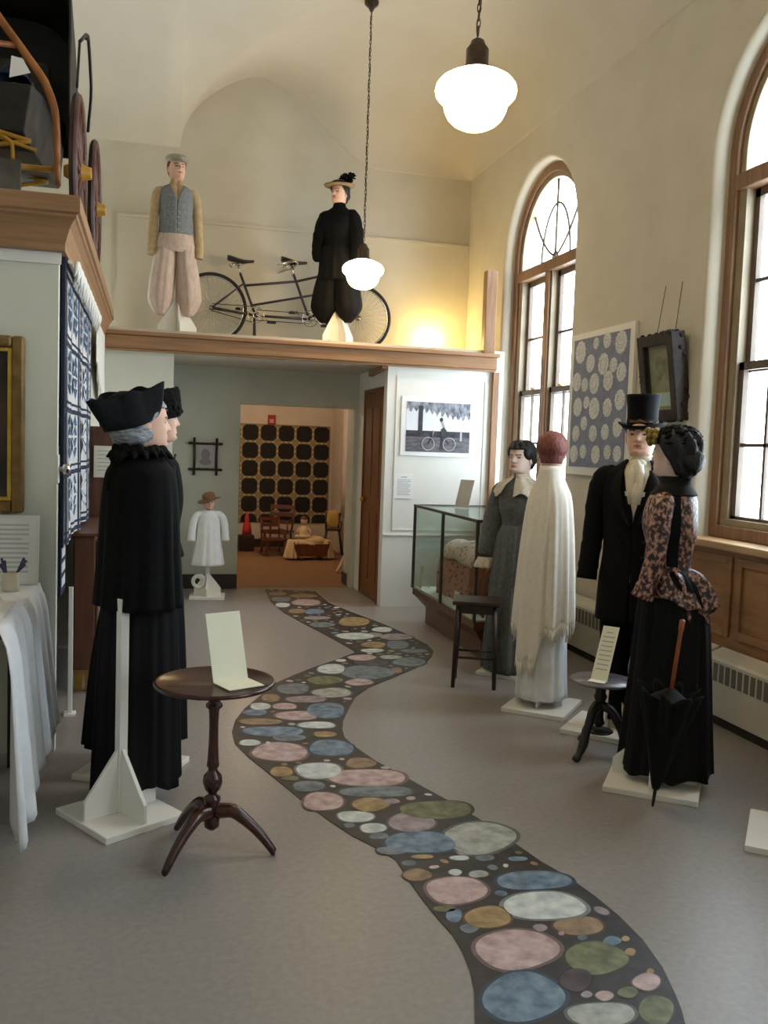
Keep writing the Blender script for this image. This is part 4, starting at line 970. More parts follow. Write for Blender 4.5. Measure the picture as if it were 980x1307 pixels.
    for i in range(60):
        y = 1.15*i/59; bot = 2.08-0.34*i/59
        f2.tube([(0.02, y, bot+0.01), (0.022, y+0.004, bot-0.03), (0.018, y-0.003, bot-0.07)], [0.004, 0.004, 0.002], 4)
    tag(f2.build('fringe', M_WHITE, c), None, None, None, 'stuff')
hanging_quilt()
def cabinet():
    t = thing('wooden_cabinet', 'tall brown cabinet on brass feet behind the hanging quilt', 'cabinet', (-0.36, 5.66, 0), 0)
    x0, x1, y0, y1 = -0.075, 0.044, 0.0, 1.28
    b = MB(); b.bx(x0, x1, y0, y1, 0.14, 0.955); b.build('carcass', M_BROWNW, t, bevel=0.006)
    MB().bx(x0-0.02, x1+0.02, y0-0.02, y1+0.01, 0.955, 0.975).build('cabinet_top', M_BROWNW, t, bevel=0.005)
    for k in range(2):
        a = y0+0.04+k*0.61; d = MB(); d.bx(x1+0.0005, x1+0.016, a, a+0.57, 0.18, 0.92); dr = d.build('door', M_BROWNW, t, bevel=0.005)
        MB().bx(x1+0.0165, x1+0.019, a+0.05, a+0.52, 0.26, 0.85).build('door_panel', mat('tan_panel', (136, 116, 88), (150, 130, 100), 0.4, 6), dr)
        MB().ell((x1+0.03, a+(0.54 if k == 0 else 0.03), 0.6), (0.014, 0.014, 0.014), 12, 8).build('knob', M_BRASS, dr)
    for x in (x0+0.03, x1-0.03):
        for y in (y0+0.045, y1-0.045):
            MB().rings([[(x-r, y-r, z), (x+r, y-r, z), (x+r, y+r, z), (x-r, y+r, z)] for r, z in ((0.020, 0), (0.022, 0.02), (0.022, 0.05), (0.029, 0.139))], True, True, 0, False).build('brass_foot', M_BRASS, t, bevel=0.003)
    h = MB(); h.bx(x0-0.03, x1+0.13, y1-0.05, y1-0.02, 0.976, 1.60); h.bx(x0-0.04, x1+0.14, y1-0.06, y1-0.01, 1.60, 1.63); h.build('hutch', M_BROWNW, t)
    n = thing('paper_notice', 'white paper notice propped against the cabinet hutch, left of the tricorn hat', 'notice', (-0.30, 6.87, 1.27), 0)
    MB().bx(-0.10, 0.14, 0.0, 0.006, -0.01, 0.22).build('sheet', mat('notice_paper', (222, 220, 200), (228, 226, 208), 0.7, 6), n)
    m = MB()
    for k in range(6): m.bx(-0.075, 0.11, -0.001, 0.0, 0.18-0.028*k, 0.186-0.028*k)
    m.build('printed_lines', M_TEXT, n)
    MB().bx(-0.02, 0.06, 0.002, 0.010, -0.294, -0.01).build('notice_prop', M_BROWNW, n)
cabinet()
# twig-framed silhouette and iron handle in the alcove
tf_ = thing('twig_frame', 'small picture in a crossed twig frame on the alcove wall', 'picture', (0.552, YB-0.003, 1.39), 0)
tw = MB()
for sx in (-1, 1):
    tw.tube([(sx*0.115, -0.02, -0.195), (sx*0.112, -0.022, 0), (sx*0.116, -0.02, 0.195)], 0.013, 8); tw.tube([(-0.175, -0.012, sx*0.135), (0.0, -0.010, sx*0.133), (0.175, -0.012, sx*0.136)], 0.013, 8)
tw.build('frame', M_DKWOOD, tf_)
pp = MB(); pp.bx(-0.105, 0.105, -0.008, 0, -0.128, 0.128, 0); pp.ell((0, -0.0085, 0.02), (0.045, 0.001, 0.06), 16, 8, 1); pp.ell((0, -0.0085, -0.055), (0.06, 0.001, 0.035), 16, 8, 1)
pp.build('picture_sheet', [mat('grey_lilac_print', (176, 170, 170), (188, 182, 180), 0.7, 9), mat('faded_figure', (142, 134, 136), None, 0.7)], tf_)
ih = MB(); ih.tube([(0.0, 0, 0.14), (-0.012, -0.012, 0.07), (-0.02, -0.014, -0.03), (-0.022, -0.008, -0.13)], [0.008, 0.014, 0.016, 0.012], 10); ih.ell((0.002, 0, 0.145), (0.012, 0.008, 0.014), 10, 6)
ih.v = [(x+0.215, y+8.535, z+1.265) for x, y, z in ih.v]
tag(ih.build('iron_tool', M_IRON), 'long black iron tool hanging on the white wall edge beside the tricorn figure', 'tool')
# gallery flood lamp
fl = thing('uplight', 'small uplight glowing behind the gallery ledge', 'lamp', (2.93, 9.36, 2.531), 0)
MB().lathe([(0, 0), (0.05, 0), (0.05, 0.012), (0.015, 0.02), (0.015, 0.04), (0.05, 0.06), (0.062, 0.10), (0.055, 0.10), (0.04, 0.065), (0, 0.06)], 24).build('housing', M_IRON, fl)
MB().ell((0, 0, 0.105), (0.042, 0.042, 0.05), 20, 12).build('bulb', mat('warm_bulb', (255, 220, 150), None, 0.4, emit=(255, 214, 130), emit_s=12), fl)
lamp('uplight_beam', (2.93, 9.39, 2.69), UPLIGHT_WATT, (1.0, 0.72, 0.26), 0.05)

bd_ = thing('board_strip', 'thin white board edge standing in the dark recess beside the brown cabinet', 'board', (-0.415, 5.2, 0), 0)
MB().bx(-0.012, 0.012, 0, 0.02, 0.0, 0.72).build('board', M_WHITE, bd_, bevel=0.002); MB().bx(-0.03, 0.03, -0.03, 0.05, 0.0, 0.012).build('foot', M_WHITE, bd_)
# ------------------------------------------------------------------ dressed display figures
def tricorn(parent, m=None, name='hat'):
    """cocked hat seen against one of its turned-up sides; corners at -30, -150 and 90 degrees"""
    m = m or M_NAVYB
    mb = MB(); n = 120; ph = R_(30)
    M = Matrix.Translation((0, 0.058, 1.562)) @ Matrix.Rotation(-0.31, 4, 'X')
    rs = []
    for i in range(14):          # crown
        t = i/13; r = 0.104*math.cos(t*math.pi/2)**0.5 if i < 13 else 0.004
        rs.append([tuple(M @ Vector((r*0.92*math.sin(2*math.pi*j/n), -r*1.05*math.cos(2*math.pi*j/n), 0.012+0.112*t))) for j in range(n)])
    mb.rings(rs, True, False)
    rs = []
    for i in range(12):          # cocked brim, a flat side between each two corners
        t = i/11; ring = []
        for j in range(n):
            a = 2*math.pi*j/n; b = ((a+ph+math.pi/3) % (2*math.pi/3))-math.pi/3     # 0 at a corner
            c3 = max(0.0, math.cos(3*b)*0.5+0.5)
            tri = min(0.098/max(0.3, math.cos(math.pi/3-abs(b))), 0.166)             # straight side at distance 0.104
            r_out = max(tri, 0.106)+0.010; r_in = 0.098
            zo = 0.128+0.012*(1-c3)+0.008*c3**3-0.012*math.sin(math.pi*c3)
            r = r_in+(r_out-r_in)*t**0.75; z = -0.016*(1-0.4*c3)+zo*t**(1.0+0.5*c3)
            ring.append(tuple(M @ Vector((r*math.sin(a), -r*math.cos(a), z))))
        rs.append(ring)
    mb.rings(rs, True, False)
    return mb.build(name, m, parent, solid=0.006)

def cape_figure():
    t = thing('mannequin', 'display figure in a tricorn hat, grey hair and long black cape beside the mahogany table', 'mannequin', (-0.035, 3.91, 0), face_rot(0.93, 0.36), s=1.035)
    body(t, M_SKIN, 0.0, 0.0, wx=0.85)
    mb = MB(); cloth(mb, [(1.06,0.125,0.11,0,0,.02),(0.80,0.13,0.145,0,0,.05),(0.45,0.14,0.165,0,0,.07),(0.085,0.15,0.178,0,0.0,.085)], 96, 30, 15, 1.0, hem=lambda a: 0.02*math.sin(5*a))
    mb.build('skirt', M_BLACKS, t, solid=0.006)
    mb = MB(); cloth(mb, [(1.438,0.066,0.068,0,0.008,0),(1.405,0.115,0.10,0,0.006,0),(1.36,0.165,0.128,0,0.005,.005),(1.25,0.185,0.142,0,0.005,.02),(1.05,0.195,0.152,0,0.005,.045),(0.825,0.21,0.168,0,0.004,.065)], 110, 34, 11, 2.0, gap=[(0, 0.10), (1, 0.16)])
    mb.build('cape', M_BLACK, t, solid=0.007)
    mb = MB(); rs = []
    for i in range(9):          # pleated ruffle collar
        v = i/8; rs.append([((0.068+0.050*v+0.016*v*math.sin(17*a))*math.sin(a), 0.008-(0.070+0.048*v+0.016*v*math.sin(17*a))*math.cos(a), 1.430+0.035*math.sin(v*math.pi*0.9)-0.012*v+0.010*v*math.cos(17*a+1)) for a in [2*math.pi*j/140 for j in range(140)]])
    mb.rings(rs, True, False)
    for a0 in range(26): a = a0*0.2417; mb.ell((0.088*math.sin(a), 0.010-0.088*math.cos(a), 1.452+0.006*math.sin(a0*2.2)), (0.022, 0.022, 0.020), 8, 6)
    mb.build('ruffle_collar', M_FEATH, t, solid=0.003)
    mb = MB()
    for s in (-1, 1): mb.ell((-0.02+s*0.03, 0.112, 1.425), (0.034, 0.018, 0.028), 12, 8)
    mb.tube([(-0.02, 0.118, 1.42), (-0.03, 0.135, 1.36), (-0.028, 0.150, 1.29)], [0.014, 0.013, 0.008], 8); mb.build('neck_bow', M_FEATH, t)
    skull_cap(t, M_HAIRG, 'hair', 0.0, 0, drop=1.475, puff=0.008, bun=[((0, 0.070, 1.525), (0.076, 0.060, 0.052)), ((0.05, 0.04, 1.52), (0.040, 0.062, 0.048)), ((-0.05, 0.04, 1.52), (0.040, 0.062, 0.048))], wob=0.03)
    tricorn(t)
    st = stand(t, (0, 0), 0, (0.385, 0.345), 0.875)
    st.matrix_local = Matrix.Identity(4)
    rz = t.rotation_euler.z; v = Vector((-0.098, 3.742, 0))-t.location; v = Matrix.Rotation(-rz, 3, 'Z') @ v
    st.location = v/1.035; st.rotation_euler = (0, 0, math.atan2(-0.333, 0.214)-rz)
cape_figure()
def second_figure():
    t = thing('mannequin', 'black-clad figure in a shaggy black cocked hat, mostly hidden behind the caped figure', 'mannequin', (0.012, 4.36, 0), face_rot(0.95, 0.3), s=1.055)
    body(t, M_SKIN, 0.05, wx=0.85)
    mb = MB(); cloth(mb, [(1.05,0.12,0.11,0,0,.02),(0.80,0.135,0.165,0,0.03,.05),(0.45,0.15,0.205,0,0.05,.07),(0.12,0.16,0.225,0,0.06,.08)], 96, 28, 13, 3.0); mb.build('skirt', M_BLACKS, t, solid=0.006)
    mb = MB(); cloth(mb, [(1.43,0.066,0.066,0,0.01,0),(1.40,0.10,0.08,0,0.006,0),(1.36,0.155,0.108,0,0.005,.005),(1.2,0.14,0.13,0,0,.01),(1.06,0.125,0.115,0,0,.01),(0.95,0.135,0.15,0,0.01,.03)], 80, 24, 9, 1.0, gap=[(0, 0.12), (0.5, 0.03), (1, 0.1)]); mb.build('jacket', M_BLACK, t, solid=0.006)
    for s in (-1, 1):
        mb = MB(); sleeve(mb, [(s*0.09,0.0,1.35,0.045),(s*0.15,0.005,1.335,0.055),(s*0.165,0.02,1.12,0.048),(s*0.16,-0.03,0.90,0.045)], seed=s); mb.build('sleeve', M_BLACK, t)
    skull_cap(t, M_HAIRBR, 'hair', 0.05, 0, drop=1.47, puff=0.014)
    h = MB(); M = Matrix.Translation((0, -0.008, 1.568)) @ Matrix.Rotation(-0.22, 4, 'X'); rs = []; n = 72
    for i in range(16):
        u = i/15; ring = []
        for j in range(n):
            a = 2*math.pi*j/n; w_ = 1+0.04*math.sin(19*a+i)+0.03*math.sin(31*a+2*i)
            prof = cr([0, 0.25, 0.6, 0.85, 1], [0.094, 0.104, 0.112, 0.104, 0.006], u); z = cr([0, 0.25, 0.6, 0.85, 1], [-0.015, 0.0, 0.095, 0.115, 0.085], u)
            ring.append(tuple(M @ Vector((prof*0.88*w_*math.sin(a), -prof*1.1*w_*math.cos(a), z))))
        rs.append(ring)
    h.rings(rs, True, True)
    rnd = random.Random(8)
    for i in range(150):
        a = rnd.uniform(0, 6.28); p = M @ Vector((0.090*math.sin(a), -0.112*math.cos(a), rnd.uniform(0.0, 0.112))); d = Vector((math.sin(a)*0.7, -math.cos(a)*0.7, 0.35))*0.016
        h.tube([p, p+d], [0.009, 0.004], 5)
    h.build('hat', M_FEATH, t)
    st = stand(t, (0, 0), 0, (0.38, 0.36), 0.95)
    v = Matrix.Rotation(-t.rotation_euler.z, 3, 'Z') @ (Vector((-0.06, 4.275, 0))-t.location); st.location = v/1.05; st.rotation_euler = (0, 0, math.atan2(-0.168, 0.328)-t.rotation_euler.z)
second_figure()

M_COAT = mat('black_broadcloth', (8, 9, 12), (13, 14, 18), 0.85, 60, bump=0.08, spec=0.2)
M_SHIRT = mat('white_shirt', (222, 214, 196), (232, 226, 210), 0.8, 20)
def top_hat(parent, turn):
    mb = MB(); n = 56; M = Matrix.Translation((0, 0.004, 1.605)) @ Matrix.Rotation(turn, 4, 'Z') @ Matrix.Rotation(0.02, 4, 'X')
    pr = [(0.0, 0.168), (0.088, 0.168), (0.094, 0.164), (0.092, 0.15), (0.086, 0.10), (0.084, 0.05), (0.086, 0.012), (0.088, 0.002), (0.105, -0.004), (0.128, -0.004), (0.133, 0.002), (0.130, 0.006), (0.126, -0.001), (0.10, -0.012), (0.082, -0.010), (0.078, 0.02)]
    rs = []
    for r, z in pr:
        rs.append([tuple(M @ Vector((r*0.92*math.sin(2*math.pi*j/n), -r*1.08*math.cos(2*math.pi*j/n), z+(0.022*math.sin(2*math.pi*j/n)**2*max(0, (r-0.095)/0.035) if r > 0.095 else 0)))) for j in range(n)])
    mb.rings(rs, True, False); h = mb.build('hat', M_TOPHAT, parent)
    b = MB(); b.rings([[tuple(M @ Vector((r*0.92*math.sin(2*math.pi*j/n), -r*1.08*math.cos(2*math.pi*j/n), z))) for j in range(n)] for r, z in ((0.0865, 0.004), (0.0885, 0.006), (0.0868, 0.038), (0.0845, 0.04))], True, False)
    b.build('hat_band', M_BLACKS, h)
def gentleman():
    t = thing('mannequin', 'tall figure in a black top hat and long dark coat with a cream cravat', 'mannequin', (2.615, 4.47, 0), face_rot(-0.62, -0.78), s=1.065)
    body(t, M_SKIN, -0.05, wx=0.9)
    mb = MB(); cloth(mb, [(1.462,0.058,0.066,0,0.008,0),(1.425,0.066,0.064,0,0.012,0),(1.395,0.10,0.073,0,0.008,0),(1.33,0.155,0.112,0,-0.002,0),(1.265,0.15,0.130,0,-0.010,0),(1.20,0.138,0.122,0,-0.006,.005),(1.02,0.14,0.112,0,0,.01)], 72, 26, 7, 0.4)
    mb.build('shirt', M_SHIRT, t, solid=0.004)
    cv = MB(); cv.ell((0, -0.068, 1.418), (0.040, 0.022, 0.026), 16, 10); cv.ell((0, -0.096, 1.32), (0.032, 0.024, 0.12), 16, 12)
    for s in (-1, 1): cv.tube([(s*0.012, -0.082, 1.41), (s*0.020, -0.102, 1.36), (s*0.026, -0.122, 1.28), (s*0.022, -0.126, 1.21)], [0.018, 0.021, 0.022, 0.014], 10, sx=1.0)
    cv.build('cravat', M_SHIRT, t)
    mb = MB()
    cloth(mb, [(1.435,0.072,0.074,0,0.014,0),(1.40,0.12,0.085,0,0.012,0),(1.365,0.172,0.112,0,0.006,0),(1.28,0.182,0.135,0,0.0,.004),(1.12,0.168,0.135,0,0,.006),(0.98,0.162,0.130,0,0,.008),(0.80,0.178,0.142,0,0,.012),(0.60,0.188,0.150,0,0.0,.016)], 90, 40, 6, 1.3, gap=[(0, 0.85), (0.12, 0.42), (0.25, 0.22), (0.38, 0.03), (0.45, 0.0), (0.6, 0.0), (1, 0.03)])
    coat = mb.build('coat', M_COAT, t, solid=0.008)
    for s in (-1, 1):
        lp = MB(); A = [(0.36,1.385,0.104),(0.30,1.30,0.139),(0.19,1.20,0.147),(0.03,1.10,0.146)]; rs = []
        for i in range(12):
            u = i/11; a, z, r = (cr([0, 1, 2, 3], [q[k] for q in A], 3*u) for k in range(3)); w_ = 0.30*math.sin(math.pi*min(1, 0.18+u*0.82))+0.02
            rs.append([(s*(0.012+r*1.36*math.sin(a+w_*v)), 0.002-(r+0.008+0.006*math.sin(math.pi*v))*math.cos(a+w_*v), z) for v in [k/6 for k in range(7)]])
        lp.rings(rs, False, False); lp.build('lapel', M_BLACKS, coat, solid=0.004)
        mb = MB(); sleeve(mb, [(s*0.10,0.004,1.355,0.050),(s*0.170,0.006,1.335,0.066),(s*0.203,0.008,1.24,0.062),(s*0.222,0.012,1.06,0.056),(s*0.232,-0.02,0.92,0.052),(s*0.238,-0.04,0.80,0.052)], 24, 26, seed=s*2); mb.build('sleeve', M_COAT, t)
    for z in (1.02, 0.94):
        for s in (-1, 1): MB().ell((s*0.055, -0.137, z), (0.011, 0.006, 0.011), 10, 6).build('button', M_BLACKS, coat)
    for s in (-1, 1):
        mb = MB(); sleeve(mb, [(s*0.062,0,0.95,0.088),(s*0.072,0,0.78,0.092),(s*0.078,0.0,0.50,0.082),(s*0.082,0.0,0.25,0.076),(s*0.084,-0.004,0.075,0.082)], 26, 26, wr=0.02, seed=s); mb.build('trouser_leg', M_COAT, t)
    top_hat(t, -0.05)
    skull_cap(t, M_HAIRBR, 'hair', -0.05, 0, drop=1.50, puff=0.006)
    st = stand(t, (0, 0), 0, (0.40, 0.40), 0.90, gus=0.1)
    v = Matrix.Rotation(-t.rotation_euler.z, 3, 'Z') @ (Vector((2.52, 4.50, 0))-t.location); st.location = v/1.065; st.rotation_euler = (0, 0, math.atan2(-0.227, 0.241)-t.rotation_euler.z)
gentleman()

M_BROC = mat('brown_brocade', (46, 22, 24), (200, 150, 132), 0.40, 58, (1, 1, 0.8), 3, kind='noise', lo=0.46, hi=0.62, bump=0.3, spec=0.6)
M_PURP = mat('plum_lining', (52, 34, 58), (74, 50, 80), 0.5, 20)
def bustle_lady():
    t = thing('mannequin', 'black-skirted figure in a brown brocade jacket and black feathered hat, by the right window', 'mannequin', (2.385, 3.77, 0), face_rot(-0.62, 0.78), s=1.0)
    body(t, M_SKINP, -0.16, wx=0.68)
    mb = MB(); cloth(mb, [(1.03,0.098,0.095,0,0,.01),(0.95,0.122,0.135,0,0.02,.03),(0.85,0.138,0.158,0,0.03,.04),(0.60,0.158,0.178,0,0.035,.05),(0.30,0.178,0.198,0,0.035,.06),(0.065,0.195,0.215,0,0.035,.07)], 110, 34, 13, 0.7, hem=lambda a: 0.012*math.sin(7*a))
    mb.build('skirt', M_BLACKS, t, solid=0.006)
    mb = MB(); cloth(mb, [(1.425,0.068,0.068,0,0.012,0),(1.395,0.098,0.082,0,0.008,0),(1.35,0.132,0.108,0,0.002,0),(1.24,0.124,0.124,0,-0.006,.004),(1.10,0.100,0.098,0,0,0),(1.03,0.102,0.101,0,0.003,0),(0.97,0.130,0.140,0,0.02,.01),(0.90,0.148,0.168,0,0.035,.03)], 96, 34, 8, 0.2, hem=lambda a: 0.16*max(0, -math.cos(a))**2+0.05*math.cos(6*a)*max(0, -math.cos(a)))
    jk = mb.build('jacket', M_BROC, t, solid=0.006)
    mb = MB(); cloth(mb, [(1.41,0.076,0.076,0,0.012,0),(1.385,0.104,0.090,0,0.008,0),(1.34,0.138,0.115,0,0.002,0),(1.22,0.130,0.131,0,-0.004,0),(1.10,0.107,0.106,0,0,0),(1.045,0.109,0.108,0,0.003,0)], 20, 26, 8, 0.2, rng=(1.80, 2.28)); mb.build('back_panel', M_BLACKS, jk, solid=0.004)
    mb = MB(); cloth(mb, [(1.462,0.060,0.072,0,0.010,0),(1.43,0.068,0.070,0,0.012,0),(1.40,0.100,0.088,0,0.009,0),(1.375,0.124,0.106,0,0.005,0)], 60, 12); mb.build('collar', M_BLACKS, t, solid=0.004)
    mb = MB(); rs = []       # bustle tail of the jacket
    for i in range(16):
        u = i/15; ring = []
        for j in range(19):
            v = j/18-0.5; x = v*(0.20+0.02*u); y = 0.085+0.150*u**0.8+0.012*math.cos(v*12)-0.10*abs(v)*(1-u)-0.20*abs(v)*u; z = 1.03-0.03*u-0.14*u*u+0.016*math.cos(v*20)*u-0.10*abs(v)*u
            ring.append((x, y, z))
        rs.append(ring)
    mb.rings(rs, False, False); mb.build('bustle_tail', M_BROC, jk, solid=0.008)
    for s in (-1, 1):
        mb = MB(); sleeve(mb, [(s*0.08,0.004,1.345,0.045),(s*0.132,0.004,1.335,0.054),(s*0.155,0.0,1.23,0.052),(s*0.166,-0.005,1.10,0.047),(s*0.168,-0.03,0.98,0.045),(s*0.166,-0.055,0.90,0.054)], 24, 24, seed=s); mb.build('sleeve', M_BROC, t)
    skull_cap(t, M_HAIRB, 'hair', -0.16, 0, drop=1.47, puff=0.018, bun=[((0, 0.085, 1.535), (0.062, 0.052, 0.062)), ((0, 0.05, 1.49), (0.05, 0.05, 0.05))], wob=0.03)
    hb = MB(); M = Matrix.Rotation(0.12, 3, 'Z')
    hb.lathe([(0.0, 1.69), (0.06, 1.685), (0.080, 1.66), (0.086, 1.63), (0.098, 1.615), (0.102, 1.618), (0.10, 1.610), (0.08, 1.612), (0.0, 1.615)], 40, (0, 0.012, 0))
    feather_mass(hb, (0.0, 0.01, 1.65), (0.088, 0.10, 0.045), 130, 4, 0, 0.032, 0.017)
    feather_mass(hb, (0.0, 0.06, 1.625), (0.074, 0.056, 0.055), 90, 6, 0, 0.032, 0.017)
    ht = hb.build('hat', M_FEATH, t)
    yb = MB(); 
    for i in range(12): a = i*0.9; yb.ell((0.05+0.03*math.cos(a), -0.095+0.026*math.sin(a*1.3), 1.645+0.028*math.sin(a)), (0.022, 0.016, 0.018), 8, 6)
    yb.build('hat_ribbon', mat('olive_gold_ribbon', (112, 92, 30), (160, 134, 60), 0.6, 24), ht)
    st = stand(t, (0, 0), 0, (0.42, 0.42), 0.95)
    v = Matrix.Rotation(-t.rotation_euler.z, 3, 'Z') @ (Vector((2.335, 3.71, 0))-t.location); st.location = v; st.rotation_euler = (0, 0, math.atan2(-0.191, 0.258)-t.rotation_euler.z)
bustle_lady()
def parasol():
    tip, top = Vector((2.175, 3.45, 0.03)), Vector((2.235, 3.40, 0.85))
    t = thing('parasol', 'closed black parasol with a straight orange-brown stick, standing before the black skirt', 'parasol', (tip.x, tip.y, 0.0), 0)
    d = (top-tip).normalized(); rot = Vector((0, 0, 1)).rotation_difference(d).to_matrix()
    off = Vector((0, 0, 0.03))
    L = (top-tip).length
    mb = MB(); mb.lathe([(0, 0.30), (0.009, 0.30), (0.009, L-0.05), (0.012, L-0.04), (0.012, L), (0, L+0.004)], 14, tuple(off), rot=rot); mb.build('stick', mat('orange_wood', (150, 78, 44), (176, 98, 58), 0.35, 8), t)
    mb = MB(); mb.lathe([(0, -0.025), (0.006, -0.02), (0.008, 0.06), (0.012, 0.075), (0, 0.08)], 12, tuple(off), rot=rot); mb.build('ferrule', M_IRON, t)
    rs = []; n = 80
    for i in range(20):
        u = i/19; z = 0.06+0.44*u; ring = []
        for j in range(n):
            a = 2*math.pi*j/n; r = 0.014+0.10*u**0.9; r *= 1+0.26*u*math.cos(8*a)+0.08*u*math.sin(3*a); zz = z+0.022*u*math.cos(8*a+0.4)
            p = rot @ Vector((r*math.cos(a), r*math.sin(a), zz)); ring.append(tuple(p+off))
        rs.append(ring)
    mb = MB(); mb.rings(rs, True, False); mb.build('canopy', M_BLACKS, t, solid=0.003)
    mb = MB(); rs = []
    for i in range(6):
        u = i/5; rs.append([tuple(rot @ Vector(((0.085*(1-u)+0.012*u)*math.cos(2*math.pi*j/24), (0.085*(1-u)+0.012*u)*math.sin(2*math.pi*j/24), 0.47+0.05*u))+off) for j in range(24)])
    mb.rings(rs, True, False); mb.build('rib_gather', M_BLACKS, t)
parasol()

M_SHAWL = mat('cream_wool', (236, 228, 212), (242, 236, 223), 0.85, 50, bump=0.08, sheen=0.2)
M_MUSL = mat('white_muslin', (228, 230, 232), (238, 240, 241), 0.8, 14)
def shawl_figure():
    t = thing('mannequin', 'figure seen from behind in a long fringed cream shawl over a white skirt', 'mannequin', (2.335, 5.0, 0), face_rot(0.62, 0.78), s=1.0)
    body(t, M_SKINP, 0.1, wx=0.62)
    mb = MB(); cloth(mb, [(1.10,0.10,0.095,0,0,.01),(0.95,0.115,0.12,0,0,.03),(0.60,0.128,0.14,0,0.01,.05),(0.25,0.142,0.155,0,0.01,.06),(0.075,0.152,0.165,0,0.01,.07)], 96, 30, 12, 0.3); mb.build('skirt', M_MUSL, t, solid=0.005)
    mb = MB(); cloth(mb, [(1.45,0.056,0.064,0,0.008,0),(1.42,0.066,0.064,0,0.012,0),(1.39,0.072,0.074,0,0.006,0),(1.33,0.100,0.098,0,0.0,0),(1.2,0.11,0.118,0,-0.003,.01),(1.08,0.105,0.102,0,0,.01)], 60, 20); mb.build('bodice', M_MUSL, t, solid=0.004)
    def hem(a):      # long points left and right of the back, shorter at the sides
        b = -(a-math.pi)
        return 0.22+0.33*math.exp(-((b-0.55)/0.34)**2)+0.22*math.exp(-((b-0.05)/0.22)**2)+0.03*math.sin(9*a)-0.12*math.exp(-((abs(b)-1.9)/0.5)**2)
    P = [(1.475,0.064,0.078,0,0.014,0),(1.43,0.072,0.085,0,0.018,0),(1.385,0.090,0.102,0,0.012,.01),(1.31,0.126,0.128,0,0.008,.03),(1.12,0.150,0.152,0,0.012,.06),(0.90,0.166,0.166,0,0.016,.085),(0.70,0.174,0.176,0,0.016,.11)]
    gp = [(0, 0.55), (0.2, 0.35), (1, 0.5)]
    mb = MB(); cloth(mb, P, 120, 38, 12, 2.4, gap=gp, hem=hem); sh = mb.build('shawl', M_SHAWL, t, solid=0.006)
    S = sample(P, 38)[-1]; zt = P[0][0]; f = MB()
    for j in range(150):
        g0 = 0.5; a = g0+(2*math.pi-2*g0)*j/149; q = 1+S[5]*fold(a, 12, 2.4)
        x, y = S[3]+S[1]*q*math.sin(a), S[4]-S[2]*q*math.cos(a); z = zt+(S[0]-zt)*(1+hem(a)); L = 0.085+0.015*math.sin(j*2.7)
        f.tube([(x, y, z+0.01), (x*1.01, y*1.01, z-L*0.5), (x*1.0+0.004*math.sin(j), y*1.0+0.004*math.cos(j*1.7), z-L)], [0.0036, 0.0036, 0.0018], 4)
    tag(f.build('fringe', M_SHAWL, sh), None, None, None, 'stuff')
    skull_cap(t, M_HAIRR, 'hair', 0.1, 0, drop=1.49, puff=0.006, bun=[((0, 0.025, 1.592), (0.092, 0.105, 0.088))], wob=0.004, k=5)
    st = stand(t, (0, 0), 0, (0.44, 0.38), 0.95, gus=0.12)
    v = Matrix.Rotation(-t.rotation_euler.z, 3, 'Z') @ (Vector((2.335, 4.975, 0))-t.location); st.location = v; st.rotation_euler = (0, 0, math.atan2(0.39, 0.337)-t.rotation_euler.z)
shawl_figure()
M_GREYD = mat('slate_grey_wool', (82, 84, 83), (100, 102, 99), 0.8, 40, bump=0.06, sheen=0.15)
M_LACE = mat('ecru_lace', (196, 186, 164), (218, 210, 192), 0.85, 60, bump=0.25)
